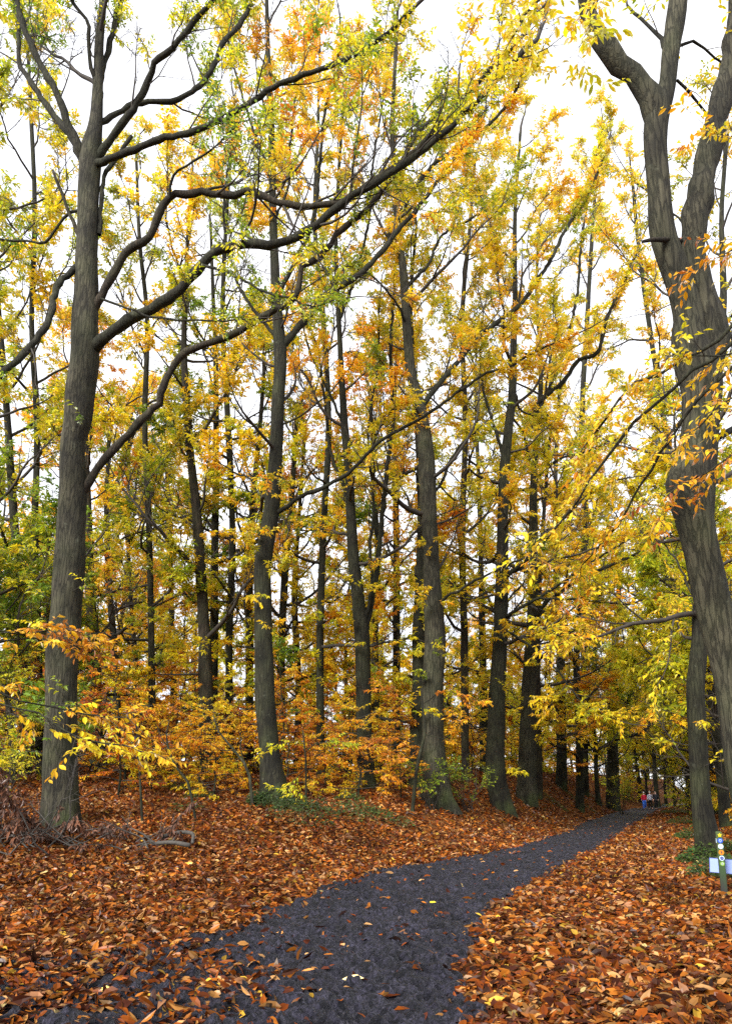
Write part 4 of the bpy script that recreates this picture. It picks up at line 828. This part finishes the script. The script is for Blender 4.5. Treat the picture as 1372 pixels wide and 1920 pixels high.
r = n.nodes.new('ShaderNodeValToRGB'); e = r.color_ramp.elements; e[0].position = .3; e[0].color = (.008, .009, .008, 1); e[1].position = .62; e[1].color = (.014, .042, .006, 1); q = e.new(1.0); q.color = (.035, .055, .010, 1); L(mr.outputs[0], r.inputs[0])
b = n.nodes.new('ShaderNodeBsdfPrincipled'); b.inputs['Roughness'].default_value = .8; L(r.outputs[0], b.inputs['Base Color']); bp = n.nodes.new('ShaderNodeBump'); bp.inputs['Strength'].default_value = .4; bp.inputs['Distance'].default_value = .01; L(z.outputs[0], bp.inputs['Height']); L(bp.outputs[0], b.inputs['Normal']); L(b.outputs[0], o.inputs[0])
pb = gz(1358, 1682); PX, PY = float(pb[0]), float(pb[1]); PZ = float(terr(PX, PY)); mp_ = mpp(pb)
zrow = lambda py: (1682 - py) * mp_
post = empty('waymark_post', (PX, PY, PZ), 'mossy wooden post with six coloured trail badges beside the leafy verge at right', 'signpost')
FA = -math.atan2(PX, PY) * .8; post.rotation_euler = (0, 0, FA); H = zrow(1563)
pbm = box_bm(.094, .1, H + .25, .008, -.25)
for v in pbm.verts:
    if v.co.z > H - .03: v.co.z -= .0 if v.co.y > 0 else .03      # top cut at a slant
mesh_obj('post', pbm, pm, post)
W_, DB, OR, YE, GR, LB = (plain('badge_white', (.40, .52, .62), .4, .04), plain('badge_blue', (.006, .05, .34), .4, .05), plain('badge_orange', (.55, .16, .005), .4, .05), plain('badge_yellow', (.55, .38, .005), .4, .05), plain('badge_green', (.10, .22, .02), .45, .08), plain('badge_navy', (.02, .03, .2), .4, .05))
BK = plain('badge_black', (.03, .03, .03), .5, .05); PG = plain('badge_pale', (.28, .34, .22), .5, .1); GY = plain('badge_slate', (.2, .32, .42), .5, .1)
def badge(py, shape, m, marks=()):
    o = mesh_obj('badge', poly_bm(shape, .006, -.0505), m, post, (.006, 0, zrow(py)))
    for pts, mm in marks: mesh_obj('symbol', poly_bm(pts, .002, -.0568), mm, o)
badge(1569.5, star(.034, .021), YE)
ring = [(-.012, -.016), (.014, -.016), (.014, .012), (-.012, .012), (-.012, .006), (.008, .006), (.008, -.010), (-.007, -.010), (-.007, -.004), (-.012, -.004)]
badge(1579.5, circ(.041), DB, [([(-.018, -.012), (-.018, .018), (.018, .018), (.018, -.012), (.011, -.012), (.011, .011), (-.011, .011), (-.011, -.012)], W_), ([(-.011, -.014), (.011, -.014), (.005, -.022), (-.005, -.022)], W_)])
badge(1590, circ(.039), W_, [([(-.02, -.004), (-.014, .005), (-.004, .004), (.004, .006), (.018, .003), (.02, -.005), (.008, -.006), (-.008, -.005)], GY)])
badge(1601, circ(.039), OR, [([(-.004, -.026), (.006, -.026), (.006, .002), (.016, -.004), (.018, .004), (.004, .018), (.002, .027), (-.005, .026), (-.006, .016), (-.017, .008), (-.014, .002), (-.005, .006)], BK)])
badge(1611.5, circ(.039), W_, [(star(.031, .0255), LB), (star(.009, .006), W_)])
badge(1621.5, circ(.036), GR, [(circ(.022, 20), PG), ([(-.005, -.014), (.004, -.014), (.004, .0), (.008, .004), (.004, .016), (-.004, .014), (-.006, .004)], GY)])
mesh_obj('side_plate', box_bm(.006, .05, zrow(1576) - zrow(1584), .001), W_, post, (-.0505, -.01, zrow(1584)))
# white notice board behind the post
ba = math.atan2(PX, PY); bx, by = PX + .22 * math.sin(ba) + 9 * mp_ * math.cos(ba), PY + .22 * math.cos(ba) - 9 * mp_ * math.sin(ba)
NB = empty('notice_board', (bx, by, float(terr(bx, by))), 'plain white board seen on both sides of the mossy post', 'board')
NB.rotation_euler = (0, 0, -ba); bw = 60 * mp_ * 1.02
bm = box_bm(bw, .012, zrow(1617) - zrow(1642.5), .003); ob = mesh_obj('panel', bm, plain('white_board', (.20, .27, .56), .45, .02, 5), NB, (0.0, -.03, zrow(1643.5) * 1.02)); ob.rotation_euler = (0, R(3.5), R(4))
fr = box_bm(bw + .02, .008, zrow(1617) - zrow(1642.5) + .02, .002, -.01); fo_ = mesh_obj('backing', fr, plain('blue_backing', (.04, .05, .22), .5, .05), NB, (0, -.015, zrow(1643.5) * 1.02)); fo_.rotation_euler = (0, R(3.5), R(4))
for s_ in (-1, 1): mesh_obj('leg', box_bm(.03, .02, zrow(1630) + .2, .003, -.2), BK, NB, (s_ * .02 - 9 * mp_, .0, 0))

# ---------------------------------------------------------------- three walkers
def skin_obj(name, pts, edges, material, parent, loc, root=0, sub=2):
    me = bpy.data.meshes.new(name); me.from_pydata([p[0] for p in pts], edges, []); me.materials.append(material)
    o = bpy.data.objects.new(name, me); COL.objects.link(o)
    if parent is not None: o.parent = parent
    o.location = loc
    s = o.modifiers.new('skin', 'SKIN'); s.use_smooth_shade = True
    for k, p in enumerate(pts):
        v = me.skin_vertices[0].data[k]; v.radius = p[1] if isinstance(p[1], tuple) else (p[1], p[1]); v.use_root = (k == root)
    b = o.modifiers.new('sub', 'SUBSURF'); b.levels = sub; b.render_levels = sub
    return o
SKN = plain('skin', (.75, .46, .36), .5, .05)
def person(px, D, h, label, jacket, legs, hair_m, hairkind, hands, phase, collar=None, long=0.):
    x = (px - 686) / F * D; z = float(terr(x, D)) + (.035 if xl(D) < x < xr(D) else 0.01); k = h / 1.75
    g = 'three walkers side by side'
    P = lambda *a: tuple(v * k for v in a)
    f = phase
    # body: pelvis, spine, chest, neck; arms with palms; legs with feet (faces -y, towards the camera)
    lk, la = P(-.11, -.05 - .10 * f, .50), P(-.12, -.02 + -.12 * f if f > 0 else .18, .09 if f > 0 else .13)
    rk, ra = P(.11, -.05 + .04 * f, .50), P(.12, .16 if f > 0 else -.12, .13 if f > 0 else .09)
    lf, rf = (la[0], la[1] - .15 * k, .035), (ra[0], ra[1] - .14 * k, .035 if f < 0 else .07)
    pts = [(P(0, 0, .94), P(.15, .11)), (P(0, 0, 1.12), P(.13, .095)), (P(0, .01, 1.33), P(.16, .10)), (P(0, .01, 1.44), P(.09, .07)), (P(0, 0, 1.52), P(.055, .055)), (P(0, -.015, 1.60), P(.06, .07)), (P(0, -.015, 1.67), P(.072, .088)), (P(0, -.01, 1.73), P(.055, .065)),
           (P(-.17, .01, 1.42), P(.06, .06)), (P(-.235, .03, 1.17), P(.043, .043)), (P(-.24, hands[0], .96 + hands[0] * -.6), P(.028, .028)), (P(-.235, hands[0] - .04, .88 - hands[0] * .5), P(.036, .02)),
           (P(.17, .01, 1.42), P(.06, .06)), (P(.235, .03, 1.17), P(.043, .043)), (P(.24, hands[1], .96 + hands[1] * -.6), P(.028, .028)), (P(.235, hands[1] - .04, .88 - hands[1] * .5), P(.036, .02)),
           (P(-.10, 0, .86), P(.095, .095)), (lk, P(.062, .062)), (la, P(.042, .042)), (lf, P(.04, .03)),
           (P(.10, 0, .86), P(.095, .095)), (rk, P(.062, .062)), (ra, P(.042, .042)), (rf, P(.04, .03))]
    ed = [(0, 1), (1, 2), (2, 3), (3, 4), (4, 5), (5, 6), (6, 7), (3, 8), (8, 9), (9, 10), (10, 11), (3, 12), (12, 13), (13, 14), (14, 15), (0, 16), (16, 17), (17, 18), (18, 19), (0, 20), (20, 21), (21, 22), (22, 23)]
    nv = len(pts)
    for s, w0 in ((-1, 11), (1, 15)):          # four fingers and a thumb on each palm
        b0 = np.array(pts[w0][0])
        for q in range(4):
            a = (b0[0] + s * .002, b0[1] + (-.022 + q * .015) * k, b0[2] - .035 * k); l = (.045, .055, .052, .04)[q] * k
            pts += [(a, .008 * k), ((a[0] - s * .004, a[1], a[2] - l * .55), .0075 * k), ((a[0] - s * .014, a[1] - .004, a[2] - l), .006 * k)]; ed += [(w0, nv), (nv, nv + 1), (nv + 1, nv + 2)]; nv += 3
        a = (b0[0] - s * .012, b0[1] - .03 * k, b0[2] + .0); pts += [(a, .009 * k), ((a[0] - s * .01, a[1] - .012, a[2] - .035 * k), .007 * k)]; ed += [(w0, nv), (nv, nv + 1)]; nv += 2
    body = skin_obj('person', pts, ed, SKN, None, (x, D, z)); props(body, label, 'person', g); body.rotation_euler = (0, 0, R(random.uniform(-8, 8)) + math.atan2(-x, D) * -0.0)
    up = lambda q, d: (pts[q][0], tuple(v + d * k for v in (pts[q][1] if isinstance(pts[q][1], tuple) else (pts[q][1],) * 2)))
    jp = [(P(0, 0, .90 - long), P(.185, .145)), up(1, .035), up(2, .03), up(3, .028), (P(0, .005, 1.49), P(.075, .075)), up(8, .022), up(9, .025), (tuple(np.array(pts[10][0]) + [0, 0, .02 * k]), P(.05, .05)), up(12, .022), up(13, .025), (tuple(np.array(pts[14][0]) + [0, 0, .02 * k]), P(.05, .05))]
    skin_obj('jacket', jp, [(0, 1), (1, 2), (2, 3), (3, 4), (3, 5), (5, 6), (6, 7), (3, 8), (8, 9), (9, 10)], jacket, body, (0, 0, 0), 1)
    tp = [(P(0, 0, .93), P(.155, .12)), up(16, .02), up(17, .03), (tuple(np.array(pts[18][0]) + [0, 0, .01]), P(.062, .062)), up(20, .02), up(21, .03), (tuple(np.array(pts[22][0]) + [0, 0, .01]), P(.062, .062))]
    skin_obj('trousers', tp, [(0, 1), (1, 2), (2, 3), (0, 4), (4, 5), (5, 6)], legs, body, (0, 0, 0))
    for a_, b_ in ((18, 19), (22, 23)):
        a0, b1 = np.array(pts[a_][0]), np.array(pts[b_][0]); skin_obj('shoe', [(tuple(a0 + [0, .03, -.03 * k]), P(.055, .05)), (tuple((a0 + b1) / 2 + [0, 0, -.01]), P(.052, .042)), (tuple(b1 + [0, -.03, .0]), P(.045, .033))], [(0, 1), (1, 2)], BK, body, (0, 0, 0))
    hc = np.array(P(0, -.012, 1.665))
    def ell(nm, c, r, m, zmin=None, ymax=None):
        bm = bmesh.new(); bmesh.ops.create_uvsphere(bm, u_segments=20, v_segments=14, radius=1)
        dl = [v for v in bm.verts if (zmin is not None and v.co.z < zmin - .45 * max(0, v.co.y))]
        if dl: bmesh.ops.delete(bm, geom=dl, context='VERTS')
        bmesh.ops.scale(bm, vec=[q * k for q in r], verts=bm.verts); return mesh_obj(nm, bm, m, body, tuple(c), True)
    if hairkind == 'hair': ell('hair', hc + [0, .012 * k, .012 * k], (.088, .105, .115), hair_m, .12)
    if hairkind == 'cap':
        ell('cap', hc + [0, .005 * k, .03 * k], (.093, .108, .10), hair_m, .1); ell('cap_brim', hc + [0, -.10 * k, .045 * k], (.07, .06, .012), hair_m)
    if hairkind == 'bald': ell('hair', hc + [0, .035 * k, -.01 * k], (.086, .085, .075), hair_m)
    for s in (-1, 1):
        ell('eye', hc + np.array([s * .028, -.083, .005]) * k, (.010, .008, .008), BK); ell('ear', hc + np.array([s * .078, .0, -.005]) * k, (.012, .022, .032), SKN)
    ell('nose', hc + np.array([0, -.098, -.02]) * k, (.013, .018, .022), SKN); ell('mouth', hc + np.array([0, -.084, -.055]) * k, (.024, .008, .006), plain('lips', (.35, .12, .1), .5, .05))
    if collar: skin_obj('scarf', [(P(-.07, -.02, 1.47), P(.04, .05)), (P(0, -.06, 1.45), P(.045, .045)), (P(.07, -.02, 1.47), P(.04, .05))], [(0, 1), (1, 2)], collar, body, (0, 0, 0), 1)
    return body
random.seed(3)
RED, BLU, WHT, LGR, DRK, BLK = plain('red_fabric', (.7, .012, .05), .8), plain('blue_denim', (.04, .18, .8), .8, .15), plain('white_hair', (.88, .86, .8), .7, .02), plain('pale_grey_fabric', (.62, .66, .82), .8), plain('dark_fabric', (.022, .024, .034), .8), plain('black_fabric', (.008, .008, .01), .85)
person(1194, 75, 1.68, 'white-haired walker in a red jacket, pale scarf and blue jeans', RED, BLU, WHT, 'hair', (-.02, .0), .9, WHT)
person(1205, 75.6, 1.72, 'walker in a white cap and pale grey top, in the middle of the three', LGR, BLK, WHT, 'cap', (-.05, -.03), -.9)
person(1215.5, 75.2, 1.76, 'bare-headed walker in a dark jacket and black trousers', DRK, BLK, plain('grey_hair', (.5, .42, .38), .7), 'bald', (.0, .0), .8, long=.08)

# ---------------------------------------------------------------- single leaves that catch the eye on the mud
def lone(px, py, Ls, az, col, label, group=None, lift=.012):
    p = gz(px, py); x, y = float(p[0]), float(p[1]); z = float(terr(x, y)) + .035 + float(mudz(x, y)) + lift
    A = Acc(); a = R(az); D = np.array([[math.cos(a), math.sin(a), .08]]); Pp = np.array([[x, y, z]]) - D * Ls / 2
    leaves(A, Pp, D, np.array([Ls]), np.array([Ls * .24]), np.array([col]), True, np.array([[random.gauss(0, .2), random.gauss(-.25, .2), 1.]]), curl=.35)
    props(A.build('fallen_leaf', M['litter'], None, (x, y, z), color=True, smooth=False), label, 'leaf', group)
lone(662, 1848, .22, -20, (.72, .58, .28), 'long pale yellow leaf lying alone low in the middle of the dark path')
lone(812, 1704, .17, 5, (.55, .48, .03), 'bright yellow leaf on the right half of the path')
lone(196, 1864, .16, 20, (.72, .62, .16), 'lemon yellow leaf in the muddy lower left corner')
lone(320, 1800, .2, 3, (.75, .72, .4), 'whitish leaf with wavy edge on the mud left of the path')
lone(1052, 1856, .26, 8, (.62, .56, .02), 'brightest lemon leaf in the litter right of the path')
lone(1198, 1892, .22, -25, (.62, .58, .35), 'cream curled leaf near the lower right corner')
lone(577, 1837, .14, 10, (.55, .22, .06), 'round orange leaf on the dark path, left of the long pale one')
lone(638, 1834, .13, 0, (.45, .18, .08), 'stubby tan leaf on the dark path next to the round orange one') if False else None
LONE = {(350,1832): 'small tan leaf nearest the whitish wavy-edged leaf, a little below it', (463,1855): 'small tan leaf on bare mud, second above the bottom edge left of centre', (604,1860): 'lowest small leaf on the path, directly below the round orange leaf', (545,1785): 'small leaf on the mud above the round orange leaf, left of a close pair',
 (655,1778): 'right leaf of two small ones almost touching on the mid path', (642,1780): 'left leaf of two small ones almost touching on the mid path', (577,1797): 'small leaf on the mud straight above the round orange leaf', (720,1690): 'small leaf high on the path left of the bright yellow leaf', (735,1650): 'small leaf in the middle of the path where it starts to bend away',
 (690,1745): 'small leaf on the path halfway between bright yellow leaf and long pale leaf', (790,1660): 'small leaf just above the bright yellow leaf on the right half of path', (500,1690): 'small leaf near the ragged left edge where the litter thins out', (850,1640): 'small leaf on the path close by its right edge at the bend', (905,1620): 'farthest of the single small leaves, near the inside of the path bend', (760,1745): 'small leaf below the bright yellow leaf on the right half of the path'}
for px, py in ((350,1832),(463,1855),(604,1860),(545,1785),(655,1778),(642,1780),(577,1797),(720,1690),(735,1650),(690,1745),(790,1660),(500,1690),(850,1640),(905,1620),(760,1745)):
    lone(px, py, random.uniform(.09, .14), random.uniform(0, 360), tuple(np.array((.55, .3, .12)) * random.uniform(.6, 1.2)), LONE[(px, py)], 'small leaves lying singly on the path')
import os
if os.environ.get('TREE_STATS'):
    for q in NAMES: print('STAT', q)
